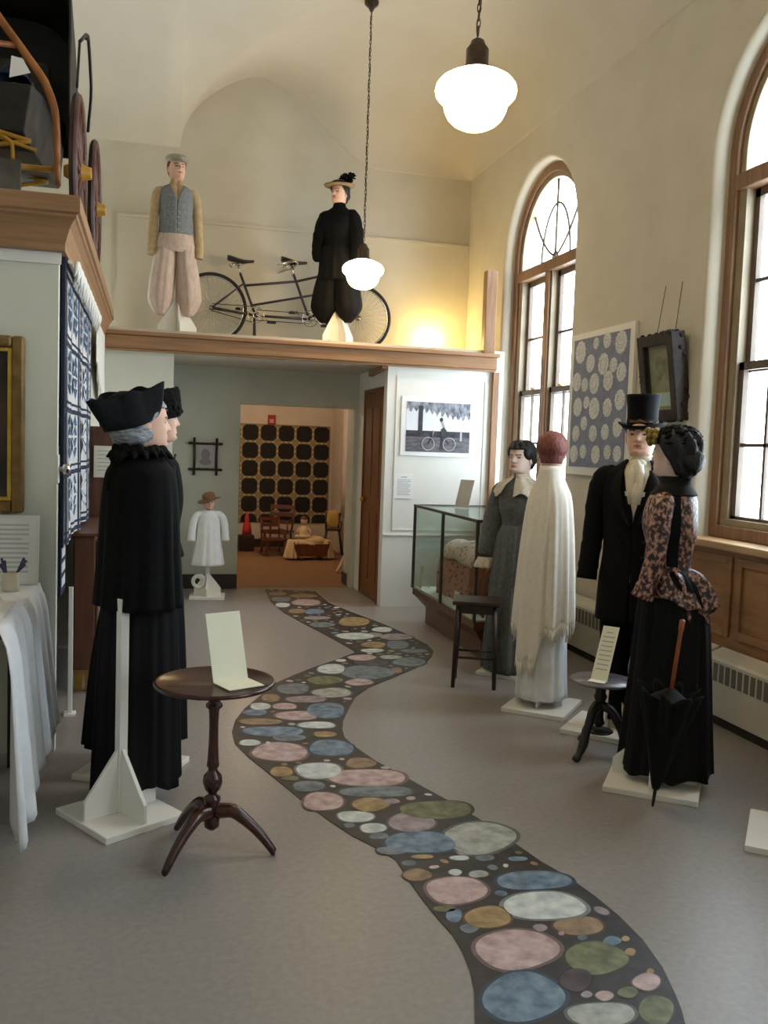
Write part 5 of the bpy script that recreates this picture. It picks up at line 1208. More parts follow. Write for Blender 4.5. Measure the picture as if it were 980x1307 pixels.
def grey_dress():
    t = thing('mannequin', 'figure in a slate-grey dress with a broad lace collar, behind the stool', 'mannequin', (2.475, 5.80, 0), face_rot(-0.86, -0.5), s=0.965)
    body(t, M_SKINP, 0.1, wx=0.9)
    mb = MB(); cloth(mb, [(1.08,0.118,0.10,0,0,.01),(1.0,0.15,0.13,0,0,.05),(0.70,0.175,0.165,0,0,.10),(0.30,0.195,0.19,0,0,.12),(0.04,0.21,0.205,0,0,.13)], 110, 32, 14, 1.2); mb.build('skirt', M_GREYD, t, solid=0.005)
    mb = MB(); cloth(mb, [(1.425,0.066,0.066,0,0.012,0),(1.395,0.115,0.08,0,0.008,0),(1.345,0.160,0.108,0,0.002,0),(1.22,0.145,0.124,0,-0.006,.006),(1.09,0.120,0.10,0,0,0),(1.05,0.123,0.104,0,0,0)], 70, 24, 8, 0.5); mb.build('bodice', M_GREYD, t, solid=0.005)
    for s in (-1, 1):
        mb = MB(); sleeve(mb, [(s*0.09,0.004,1.34,0.05),(s*0.155,0.004,1.325,0.068),(s*0.195,0.0,1.20,0.078),(s*0.22,-0.01,1.05,0.082),(s*0.225,-0.05,0.92,0.072),(s*0.22,-0.075,0.84,0.056)], 26, 26, wr=0.035, seed=s*3); sl = mb.build('sleeve', M_GREYD, t)
        mb = MB(); rs = []
        for i in range(7):
            v = i/6; rs.append([(s*0.22+(0.055+0.022*v+0.008*v*math.sin(9*a))*math.cos(a), -0.078-0.01*v+(0.055+0.022*v+0.008*v*math.sin(9*a))*math.sin(a), 0.835-0.075*v) for a in [2*math.pi*j/60 for j in range(60)]])
        mb.rings(rs, True, False); mb.build('lace_cuff', M_LACE, sl, solid=0.002)
    mb = MB(); cloth(mb, [(1.452,0.060,0.066,0,0.008,0),(1.425,0.075,0.073,0,0.01,0),(1.40,0.115,0.09,0,0.006,0),(1.365,0.172,0.118,0,0.0,.01),(1.30,0.20,0.146,0,-0.008,.04)], 120, 20, 18, 0.9, gap=[(0, 0.08), (1, 0.28)], hem=lambda a: 0.10*math.sin(8*a)); mb.build('lace_collar', M_LACE, t, solid=0.004)
    skull_cap(t, M_HAIRB, 'hair', 0.1, 0, drop=1.485, puff=0.018, bun=[((0, 0.075, 1.56), (0.075, 0.06, 0.07)), ((0.06, 0.0, 1.60), (0.035, 0.06, 0.05)), ((-0.06, 0.0, 1.60), (0.035, 0.06, 0.05))], wob=0.02)
    stand(t, (0, 0), 0.3, (0.40, 0.40), 0.95, gus=0.12)
grey_dress()
def child_figure():
    t = thing('mannequin', 'small child-size figure in a white frock and brown straw hat on a white stand', 'mannequin', (0.565, 9.02, 0), face_rot(0.1, -1), s=1.0)
    M = Matrix.Translation((0, 0, -0.39)); 
    sub = body(t, M_SKIN, 0.0, wx=0.85); sub.scale = (0.62, 0.62, 0.62); sub.location = (0, 0, -0.022)
    mb = MB(); cloth(mb, [(0.872,0.045,0.045,0,0.006,0),(0.85,0.085,0.055,0,0.004,0),(0.80,0.104,0.075,0,0,.01),(0.66,0.112,0.09,0,0,.03),(0.50,0.132,0.105,0,0,.06),(0.33,0.158,0.125,0,0,.08)], 90, 26, 9, 0.7); mb.build('frock', M_MUSL, t, solid=0.004)
    for s in (-1, 1):
        mb = MB(); sleeve(mb, [(s*0.06,0,0.835,0.035),(s*0.105,0,0.822,0.040),(s*0.148,-0.005,0.76,0.038),(s*0.162,-0.01,0.66,0.036),(s*0.166,-0.01,0.57,0.042)], 20, 18, seed=s); mb.build('sleeve', M_MUSL, t)
    h = MB(); Mh = Matrix.Translation((0, 0.0, 0.985)) @ Matrix.Rotation(-0.25, 4, 'Y'); rs = []
    for r, z in ((0.004, 0.065), (0.04, 0.062), (0.06, 0.045), (0.066, 0.012), (0.07, 0.0), (0.09, -0.004), (0.112, -0.010), (0.118, -0.013), (0.115, -0.017), (0.09, -0.012), (0.06, -0.008)):
        rs.append([tuple(Mh @ Vector((r*math.sin(2*math.pi*j/48), -r*math.cos(2*math.pi*j/48), z+0.012*math.sin(4*math.pi*j/48)*(r/0.14)**2))) for j in range(48)])
    h.rings(rs, True, True); h.build('straw_hat', mat('brown_straw', (112, 78, 52), (146, 108, 76), 0.8, 60, bump=0.3), t)
    hr = MB(); hr.ell((0, 0.012, 0.972), (0.053, 0.066, 0.045), 20, 12); hr.build('hair', M_HAIRBR, t)
    st = stand(t, (0, 0), R_(-12), (0.34, 0.30), 0.55, gus=0.13, gh=0.24)
    d = MB(); d.torus((-0.085, -0.02, 0.165), 0.055, 0.02, 'y', 20, 8); d.ell((-0.06, -0.02, 0.21), (0.03, 0.02, 0.03), 10, 8)
    M2 = M_WHITE
    d.build('scrolled_brace', M2, st)
child_figure()
# edge of a further stand at the right border
def bare_stand():
    t = thing('display_stand', 'corner of an empty-looking white stand board at the right edge of the view', 'stand', (2.60, 3.02, 0), math.atan2(-0.17, 0.1)+0.35)
    MB().box((0, 0, 0.0135), (0.42, 0.42, 0.027)).build('base_board', M_WHITE, t, bevel=0.003)
    MB().box((0.06, 0.06, 0.5), (0.036, 0.036, 0.946)).build('post', M_WHITE, t)
    for i in range(4):
        a = math.pi/2*i; d = Vector((math.cos(a), math.sin(a), 0)); s = d.cross(Vector((0, 0, 1)))*0.008; c = Vector((0.06, 0.06, 0))
        MB().prism([c+d*0.018-s+Vector((0, 0, 0.027)), c+d*0.12-s+Vector((0, 0, 0.027)), c+d*0.12-s+Vector((0, 0, 0.09)), c+d*0.018-s+Vector((0, 0, 0.25))], s*2).build('gusset', M_WHITE, t)
bare_stand()
# ------------------------------------------------------------------ gallery: cyclists, tandem, carriage
GZ = 2.531
M_VEST = mat('grey_tweed', (112, 116, 118), (134, 138, 140), 0.85, 50, bump=0.1)
M_TAN = mat('tan_shirting', (176, 152, 112), (192, 168, 128), 0.85, 20)
M_KNICK = mat('pinkish_linen', (190, 168, 154), (206, 186, 172), 0.85, 12, (4, 4, 1), bump=0.05)
def knicker_leg(mb, s, top, mid, hemz, seed, cx=0.085, bulge=1.0):
    rs = []; n = 40; P = [(top, 0.082, 0.095, 0), (top-0.2, 0.098, 0.105, 0.008), (mid, 0.112*bulge, 0.118, 0.03), (hemz+0.17, 0.118*bulge, 0.12, 0.045), (hemz+0.08, 0.088*bulge, 0.09, 0.05), (hemz, 0.042, 0.046, 0.045)]
    for (z, rx, ry, dx) in sample(P, 26):
        rs.append([(s*(cx+dx)+rx*(1+0.05*fold(a, 9, seed)*min(1, (top-z)/0.2))*math.sin(a), -ry*(1+0.05*fold(a, 9, seed)*min(1, (top-z)/0.2))*math.cos(a), z) for a in [2*math.pi*j/n for j in range(n)]])
    mb.rings(rs, True, True)
def cyclist_man():
    t = thing('mannequin', 'gallery figure in a flat cap, grey waistcoat and baggy pinkish knickerbockers', 'mannequin', (0.195, 8.92, GZ), face_rot(0.05, -1), s=1.0)
    body(t, M_SKIN, 0.25, wx=0.86)
    mb = MB(); cloth(mb, [(1.45,0.056,0.062,0,0.008,0),(1.42,0.066,0.064,0,0.012,0),(1.39,0.112,0.08,0,0.006,0),(1.335,0.155,0.110,0,0,0),(1.2,0.138,0.120,0,-0.003,.01),(0.95,0.130,0.108,0,0,.0)], 64, 22, gap=[(0, 0.35), (0.15, 0.15), (0.3, 0.0), (1, 0.0)]); mb.build('shirt', M_TAN, t, solid=0.004)
    mb = MB(); cloth(mb, [(1.40,0.10,0.078,0,0.008,0),(1.355,0.150,0.116,0,0.002,0),(1.24,0.155,0.134,0,-0.004,.004),(1.08,0.150,0.122,0,0,.006),(0.945,0.160,0.130,0,0,.008)], 80, 26, 6, 0.4, gap=[(0, 0.62), (0.15, 0.34), (0.35, 0.06), (0.5, 0.0), (1, 0.0)]); vs = mb.build('waistcoat', M_VEST, t, solid=0.006)
    for i in range(5): MB().ell((0.012, -0.138+0.004*abs(i-2), 1.20-0.055*i), (0.008, 0.005, 0.008), 8, 6).build('button', M_METAL, vs)
    for s in (-1, 1):
        mb = MB(); sleeve(mb, [(s*0.10,0.004,1.35,0.04),(s*0.158,0.004,1.335,0.05),(s*0.19,0.0,1.22,0.047),(s*0.208,0.0,1.02,0.044),(s*0.216,-0.015,0.86,0.046),(s*0.218,-0.022,0.775,0.036)], 22, 22, seed=s*2); sl = mb.build('sleeve', M_TAN, t)
        c = MB(); c.lathe([(0.037, 0.79), (0.040, 0.788), (0.040, 0.745), (0.034, 0.742), (0.034, 0.79)], 20, (s*0.218, -0.023, 0)); c.build('cuff', M_TAN, sl)
    k = MB()
    for s in (-1, 1): knicker_leg(k, s, 0.95, 0.56, 0.20, s*1.3)
    cloth(k, [(1.0,0.135,0.112,0,0,.0),(0.93,0.165,0.13,0,0,.01),(0.84,0.19,0.14,0,0,.02),(0.78,0.17,0.10,0,0,.02)], 60, 14, 8, 0.3)
    k.build('knickerbockers', M_KNICK, t)
    cp = MB(); Mc = Matrix.Translation((0, 0.0, 1.625)) @ Matrix.Rotation(0.25, 4, 'Z') @ Matrix.Rotation(0.06, 4, 'X'); rs = []
    for r, z in ((0.082, -0.012), (0.092, 0.0), (0.104, 0.018), (0.105, 0.032), (0.085, 0.05), (0.05, 0.06), (0.004, 0.063)):
        rs.append([tuple(Mc @ Vector((r*math.sin(2*math.pi*j/44), -(r*1.14)*math.cos(2*math.pi*j/44)-0.004, z))) for j in range(44)])
    cp.rings(rs, True, False)
    rs = []
    for i in range(6):
        v = i/5; rs.append([tuple(Mc @ Vector(((0.088+0.006*v)*math.sin(a), -(0.096+0.055*v)*math.cos(a), 0.0-0.016*v)) ) for a in [-0.95+1.9*j/20 for j in range(21)]])
    cp.rings(rs, False, False); cp.build('flat_cap', mat('grey_cap', (150, 142, 124), (166, 158, 140), 0.85, 50, bump=0.1), t, solid=0.006)
    skull_cap(t, M_HAIRBR, 'hair', 0.25, 0, drop=1.50, puff=0.008)
    stand(t, (0.03, 0.03), 0.1, (0.40, 0.40), 0.95, gus=0.19, gh=0.36)
cyclist_man()
def cyclist_woman():
    t = thing('mannequin', 'gallery figure in black blouse and bloomers with a feathered straw hat, behind the tandem', 'mannequin', (1.735, 8.80, GZ), face_rot(-0.55, -0.85), s=0.935)
    body(t, M_SKIN, -0.25, wx=0.82)
    mb = MB(); cloth(mb, [(1.462,0.058,0.070,0,0.008,0),(1.425,0.070,0.068,0,0.012,0),(1.395,0.11,0.085,0,0.008,0),(1.345,0.155,0.112,0,0.002,0),(1.22,0.165,0.145,0,-0.012,.02),(1.08,0.14,0.125,0,0,.02),(0.97,0.155,0.13,0,0,.02)], 80, 26, 9, 0.6); mb.build('blouse', M_BLACK, t, solid=0.005)
    for s in (-1, 1):
        mb = MB(); sleeve(mb, [(s*0.09,0.004,1.35,0.05),(s*0.150,0.004,1.33,0.066),(s*0.190,0.0,1.20,0.076),(s*0.212,-0.01,1.05,0.072),(s*0.212,-0.04,0.94,0.060),(s*0.20,-0.06,0.88,0.045)], 24, 24, wr=0.04, seed=s); mb.build('sleeve', M_BLACK, t)
    k = MB()
    for s in (-1, 1): knicker_leg(k, s, 1.0, 0.55, 0.24, s*2.1, 0.085, 1.25)
    cloth(k, [(1.04,0.14,0.118,0,0,.01),(0.98,0.165,0.135,0,0,.03),(0.85,0.19,0.15,0,0,.05),(0.66,0.20,0.15,0,0,.05)], 70, 14, 10, 0.3)
    k.build('bloomers', M_BLACKS, t, solid=0.004)
    skull_cap(t, M_HAIRB, 'hair', -0.25, 0, drop=1.48, puff=0.016, bun=[((0, 0.075, 1.56), (0.07, 0.055, 0.065))], wob=0.02)
    h = MB(); Mh = Matrix.Translation((0, -0.01, 1.640)) @ Matrix.Rotation(-0.25, 4, 'Z') @ Matrix.Rotation(0.05, 4, 'X'); rs = []
    for r, z in ((0.004, 0.052), (0.06, 0.05), (0.075, 0.035), (0.08, 0.0), (0.12, -0.006), (0.155, 0.0), (0.158, 0.005), (0.152, -0.006), (0.115, -0.014), (0.075, -0.010)):
        rs.append([tuple(Mh @ Vector((r*math.sin(2*math.pi*j/48), -r*1.06*math.cos(2*math.pi*j/48), z))) for j in range(48)])
    h.rings(rs, True, True); ht = h.build('straw_hat', mat('tan_straw', (130, 106, 74), (156, 132, 96), 0.8, 60, bump=0.3), t)
    f = MB(); f.rings([[tuple(Mh @ Vector((r*math.sin(2*math.pi*j/40), -r*1.06*math.cos(2*math.pi*j/40), z))) for j in range(40)] for r, z in ((0.083, 0.0), (0.086, 0.004), (0.080, 0.038), (0.076, 0.04))], True, False)
    feather_mass(f, tuple(Mh @ Vector((0.05, 0.05, 0.07))), (0.05, 0.06, 0.04), 60, 9, 0, 0.05, 0.012); feather_mass(f, tuple(Mh @ Vector((0.085, 0.085, 0.095))), (0.035, 0.035, 0.03), 30, 3, 0, 0.04, 0.010)
    f.build('black_feathers', M_FEATH, ht)
    stand(t, (0.02, 0.02), 0.9, (0.40, 0.40), 0.95, gus=0.19, gh=0.40)
cyclist_woman()
M_TYRE = mat('tyre_rubber', (28, 25, 24), (40, 36, 34), 0.7, 30); M_BFR = mat('bicycle_enamel', (46, 42, 46), (60, 55, 58), 0.3, 10, spec=0.6); M_SADDLE = mat('saddle_leather', (18, 15, 15), (30, 26, 24), 0.35, 12)
def tandem():
    t = thing('tandem_bicycle', 'black tandem bicycle with two saddles standing along the gallery', 'bicycle', (0.567, 9.30, GZ), R_(0.0), s=1.02)
    R = 0.345; WB = 1.475; cz = R+0.001
    def T(pts, r, name, m=M_BFR, par=t, **k): return MB().tube(pts, r, 10, **k).build(name, m, par)
    for x in (0, WB):
        w_ = bpy.data.objects.new('wheel', None); C.objects.link(w_); w_.parent = t; w_.location = (x, 0, cz)
        MB().torus((0, 0, 0), R-0.017, 0.017, 'y', 56, 10).build('tyre', M_TYRE, w_)
        MB().torus((0, 0, 0), R-0.038, 0.009, 'y', 56, 8).build('rim', M_METAL, w_)
        s = MB()
        for i in range(36):
            a = 2*math.pi*i/36; b = a+(0.5 if i % 2 else -0.5); y = 0.02*(1 if (i//2) % 2 else -1)
            s.tube([(0.02*math.cos(b), y, 0.02*math.sin(b)), ((R-0.04)*math.cos(a), 0, (R-0.04)*math.sin(a))], 0.0013, 4)
        s.build('spokes', M_METAL, w_)
        MB().lathe([(0, -0.05), (0.012, -0.05), (0.012, -0.03), (0.024, -0.028), (0.02, -0.02), (0.014, 0), (0.02, 0.02), (0.024, 0.028), (0.012, 0.03), (0.012, 0.05), (0, 0.05)], 16, rot=Matrix.Rotation(R_(90), 3, 'X')).build('hub', M_METAL, w_)
    b1, b2 = (0.43, 0, 0.30), (0.97, 0, 0.30); s1, s2 = (0.27, 0, 0.70), (0.80, 0, 0.73); hd, hb = (1.28, 0, 0.80), (1.335, 0, 0.62)
    f = MB()
    for p, q, r in ((b1, s1, 0.014), (b2, s2, 0.014), (b1, b2, 0.014), ((0.31, 0, 0.585), (0.83, 0, 0.665), 0.013), ((0.40, 0, 0.40), hb, 0.012), ((0.83, 0, 0.665), hd, 0.013), (b2, hb, 0.015), (hd, hb, 0.017)): f.tube([p, q], r, 10)
    for y in (-0.05, 0.05):
        f.tube([(0.30, y*0.4, 0.60), (0, y, cz)], 0.0075, 8); f.tube([(0.43, y*0.5, 0.30), (0, y, cz)], 0.0085, 8)
    f.build('frame', M_BFR, t)
    fk = MB()
    for y in (-0.05, 0.05): fk.tube([(1.335, y*0.5, 0.62), (1.36, y, 0.50), (1.41, y, 0.41), (WB, y, cz)], [0.012, 0.011, 0.009, 0.008], 8)
    fk.tube([(1.335, -0.03, 0.615), (1.335, 0.03, 0.615)], 0.012, 8); fk.build('fork', M_BFR, t)
    for sp, dx in ((s1, -0.028), (s2, -0.028)):
        p = MB(); p.tube([sp, (sp[0]+dx, 0, sp[2]+0.095)], 0.011, 8); p.build('seat_post', M_METAL, t)
        sd = MB(); c = (sp[0]+dx+0.02, sp[2]+0.115); rs = []
        for i in range(16):
            u = i/15; x = c[0]-0.12+0.26*u; wd = cr([0, 0.15, 0.4, 0.7, 1], [0.045, 0.092, 0.078, 0.032, 0.014], u); z = c[1]+0.03*(1-u)**2-0.01*math.sin(u*3.1)+0.012*u; h_ = cr([0, 0.3, 1], [0.055, 0.05, 0.026], u)
            rs.append([(x, wd*math.cos(2*math.pi*j/20), z+h_*0.5*math.sin(2*math.pi*j/20)) for j in range(20)])
        sd.rings(rs, True, True); so = sd.build('saddle', M_SADDLE, t)
        g_ = MB()
        for y in (-0.045, 0.045): g_.torus((c[0]-0.075, y, c[1]-0.035), 0.017, 0.006, 'y', 14, 6)
        for y in (-0.03, 0.03): g_.tube([(c[0]-0.07, y, c[1]-0.03), (c[0], y*0.6, c[1]-0.035), (c[0]+0.11, 0, c[1]+0.0)], 0.004, 6)
        g_.build('saddle_springs', M_METAL, so)
    def bars(x, z, sw, nm):
        m = MB(); m.tube([(x, 0, z-0.09), (x, 0, z)], 0.011, 8)
        for s in (-1, 1): m.tube(bez([(x, 0, z), (x+0.03, s*0.10, z+0.015), (x-0.01, s*0.22, z+0.02), (x-0.13, s*0.27, z-0.02), (x-0.19, s*0.27, z-0.035)], 18), 0.010, 8)
        return m.build(nm, M_METAL, t)
    bars(1.27, 0.92, 1, 'handlebar'); bars(0.79, 0.80, 1, 'stoker_handlebar')
    for b, r in ((b1, 0.085), (b2, 0.085)):
        y = -0.045
        c = MB(); c.torus((b[0], y, b[2]), r-0.006, 0.005, 'y', 36, 6); c.torus((b[0], y, b[2]), 0.028, 0.008, 'y', 20, 6)
        for i in range(5): a = 2*math.pi*i/5; c.tube([(b[0]+0.02*math.cos(a), y, b[2]+0.02*math.sin(a)), (b[0]+(r-0.008)*math.cos(a), y, b[2]+(r-0.008)*math.sin(a))], 0.005, 6)
        cr_ = c.build('chainring', M_METAL, t)
        for s, a in ((-1, 0.5), (1, 0.5+math.pi)):
            yy = s*0.07; e = (b[0]+0.165*math.cos(a), yy, b[2]-0.165*math.sin(a)*0.9)
            MB().tube([(b[0], yy, b[2]), e], [0.011, 0.008], 8).build('crank', M_METAL, cr_)
            MB().box((e[0], yy+s*0.05, e[2]), (0.085, 0.07, 0.022)).build('pedal', M_TYRE, cr_, bevel=0.003)
    ch = MB()
    for (xa, ra, xb, rb, za, zb) in ((0.0, 0.035, b1[0], 0.08, cz, b1[2]), (b1[0], 0.05, b2[0], 0.05, b1[2], b2[2])):
        for s in (-1, 1): ch.tube([(xa, -0.045, za+s*ra), (xb, -0.045, zb+s*rb)], 0.004, 6)
    ch.build('chain', M_IRON, t)
    ks = MB(); ks.tube([(0.42, 0.03, 0.29), (0.42, 0.07, 0.012)], [0.009, 0.008], 8); ks.tube([(0.42, -0.03, 0.29), (0.425, -0.09, 0.012)], [0.009, 0.008], 8); ks.build('kickstand', M_BFR, t)
tandem()

M_YEL = mat('yellow_coach_paint', (168, 122, 30), (190, 142, 48), 0.4, 10); M_BENT = mat('bent_ash', (132, 78, 34), (164, 104, 52), 0.4, 6, (3, 3, 1)); M_HOOD = mat('black_hood_leather', (22, 20, 18), (36, 33, 30), 0.55, 14, bump=0.15); M_WHL = mat('wheel_brown', (70, 36, 30), (92, 52, 42), 0.5, 10, (3, 3, 1)); M_GSEAT = mat('grey_cloth', (84, 80, 74), (100, 96, 90), 0.85, 14)
def carriage():
    z0 = 2.602
    t = thing('carriage', 'black-hooded pony carriage with brown wheels and yellow hubs on the left gallery', 'carriage', (0, 0, z0), 0)
    def wheel(x, y, r):
        w_ = bpy.data.objects.new('wheel', None); C.objects.link(w_); w_.parent = t; w_.location = (x, y, r)
        MB().torus((0, 0, 0), r-0.022, 0.022, 'x', 52, 8).build('rim', M_WHL, w_)
        MB().torus((0, 0, 0), r-0.004, 0.006, 'x', 52, 6).build('iron_tyre', M_IRON, w_)
        for i in range(14):
            a = 2*math.pi*i/14
            MB().tube([(0, 0.05*math.cos(a), 0.05*math.sin(a)), (0, (r-0.04)*math.cos(a), (r-0.04)*math.sin(a))], [0.017, 0.011], 8).build('spoke', M_WHL, w_)
        MB().lathe([(0, -0.08), (0.03, -0.078), (0.042, -0.05), (0.05, -0.02), (0.052, 0.0), (0.048, 0.02), (0.038, 0.035), (0.034, 0.06), (0.030, 0.068), (0, 0.07)], 24, rot=Matrix.Rotation(R_(90), 3, 'Y')).build('hub', M_YEL, w_)
    for x in (-0.41, -1.75): wheel(x, 5.38, 0.405); wheel(x if x < -1 else -0.375, 6.25, 0.42)
    for y, h in ((5.38, 0.405), (6.25, 0.42)):
        MB().tube([(-1.66, y, h), (-0.54, y, h)], 0.017, 10).build('axle', M_YEL, t)
        sp = MB()
        for s in (-1, 1): sp.tube(bez([(-1.50, y, h+0.14), (-1.10, y, h+0.14+s*0.075), (-0.66, y, h+0.14)], 20), 0.013, 8)
        sp.tube([(-1.1, y, h+0.06), (-1.1, y, h)], 0.02, 8); sp.build('leaf_spring', M_YEL, t)
    rc = MB(); rc.tube([(-1.1, 5.38, 0.405), (-1.1, 6.25, 0.42)], 0.02, 8); rc.build('perch', M_YEL, t)
    bd = MB(); rs = []
    for y, zb, zt, hw in ((5.42, 0.60, 0.86, 0.40), (5.60, 0.55, 0.88, 0.43), (5.95, 0.55, 0.92, 0.46), (6.55, 0.60, 1.02, 0.48)):
        rs.append([(-1.1-hw, y, zb), (-1.1+hw, y, zb), (-1.1+hw+0.04, y, zt), (-1.1-hw-0.04, y, zt)])
    bd.rings(rs, True, True, 0, False); bd.build('body', M_HOOD, t, bevel=0.01)
    sk = MB(); sk.bx(-1.46, -0.70, 5.30, 5.33, 0.10, 0.42); sk.build('foot_board', M_GSEAT, t, bevel=0.004)
    MB().bx(-1.50, -0.70, 5.85, 6.45, 0.921, 1.04).build('seat_cushion', M_GSEAT, t, bevel=0.03)
    sb = MB(); sb.bx(-1.52, -0.68, 6.46, 6.54, 0.95, 1.38); sb.build('seat_back', M_GSEAT, t, bevel=0.03)
    hd = MB(); rs = []
    for i in range(20):         # folding hood: ribbed arch open to the front
        u = i/19; y = 5.72+0.95*u; sc = 1-0.05*u; top = 1.98-0.28*u**2+0.02*math.cos(u*19); ring = []
        for j in range(31):
            a = math.pi*j/30; e = 0.45
            xx = -1.1+(0.645*sc)*math.copysign(abs(math.cos(a))**e, math.cos(a)); ring.append((xx-0.04*(1-math.sin(a))*math.copysign(1, math.cos(a)), y+0.0*a, 0.84+(top-0.84)*math.sin(a)**e))
        rs.append(ring)
    hd.rings(rs, False, False); rs2 = rs[-1]; hd.poly(rs2); ho = hd.build('hood', M_HOOD, t, solid=0.014)
    bk = MB()
    for (x, z) in ((-0.86, 1.42), (-1.1, 1.42), (-1.34, 1.42)): bk.ell((x, 6.655, z), (0.075, 0.006, 0.045), 18, 8)  # pale ovals across the back of the hood
    bk.build('pale_oval', mat('hood_pale', (170, 166, 156), (186, 182, 172), 0.3, 6), ho)
    for s in (-1, 1):
        x = -1.1+s*0.66; ir = MB(); ir.tube(bez([(x, 5.74, 1.25), (x+s*0.03, 5.98, 1.38), (x+s*0.03, 6.30, 1.22), (x, 6.5, 0.98)], 14), 0.010, 8); ir.ell((x+s*0.02, 5.98, 1.38), (0.02, 0.02, 0.02), 10, 8); ir.tube([(x+s*0.0, 5.74, 1.25), (x-s*0.01, 5.72, 0.98)], 0.008, 6); ir.build('hood_iron', M_IRON, ho)
    for s in (-1, 1):           # shafts tipped upright, bending inwards
        P = bez([(-1.1+s*0.598, 5.22, 0.28), (-1.1+s*0.594, 5.20, 0.46), (-1.1+s*0.585, 5.18, 0.63), (-1.1+s*0.54, 5.17, 0.775), (-1.1+s*0.43, 5.17, 0.93), (-1.1+s*0.31, 5.18, 1.088), (-1.1+s*0.22, 5.2, 1.24), (-1.1+s*0.17, 5.2, 1.45)], 30)
        MB().tube(P, [0.015+0.007*math.sin(math.pi*i/29) for i in range(30)], 10).build('shaft', M_BENT, t)
        MB().tube([(-1.1+s*0.594, 5.20, 0.40), (-1.1+s*0.56, 5.38, 0.405)], 0.012, 8).build('shaft_coupling', M_YEL, t)
    MB().tube([(-1.1-0.40, 5.175, 0.96), (-1.1+0.40, 5.175, 0.96)], 0.016, 8).build('shaft_crossbar', M_BENT, t)
    lf = MB(); lf.tube(bez([(-1.3, 5.28, 0.50), (-1.0, 5.28, 0.555), (-0.62, 5.28, 0.47)], 16), 0.010, 8); lf.tube(bez([(-0.80, 5.27, 0.53), (-0.74, 5.27, 0.49), (-0.735, 5.27, 0.41)], 8), 0.010, 8); lf.build('dash_rail', M_YEL, t)
    rg = thing('carriage_rug', 'dark blue cloth with pale corner lying over the carriage front', 'rug', (-0.74, 5.63, z0+0.895), 0)
    m = MB(); rs = []
    for i in range(10):
        u = i/9; rs.append([(-0.14+0.19*u, -0.06+0.0*v, 0.01+0.16*math.sin(u*3.0)*math.sin(0.6+v*2)+0.02*math.sin(7*v)) if False else (-0.14+0.20*u, -0.10+0.16*v, 0.004+0.12*math.sin(math.pi*u)*math.sin(math.pi*(0.1+0.8*v))+0.01*math.sin(9*u+4*v)+0.012) for v in [k/9 for k in range(10)]])
    m.rings(rs, False, False); m.build('cloth_body', M_NAVY, rg, solid=0.006)
    m = MB(); m.prism([(-0.05, -0.115, 0.02), (0.06, -0.115, 0.06), (0.02, -0.112, 0.13), (-0.04, -0.112, 0.14)], (0, -0.004, 0)); m.build('pale_corner', M_WHITE, rg)
carriage()

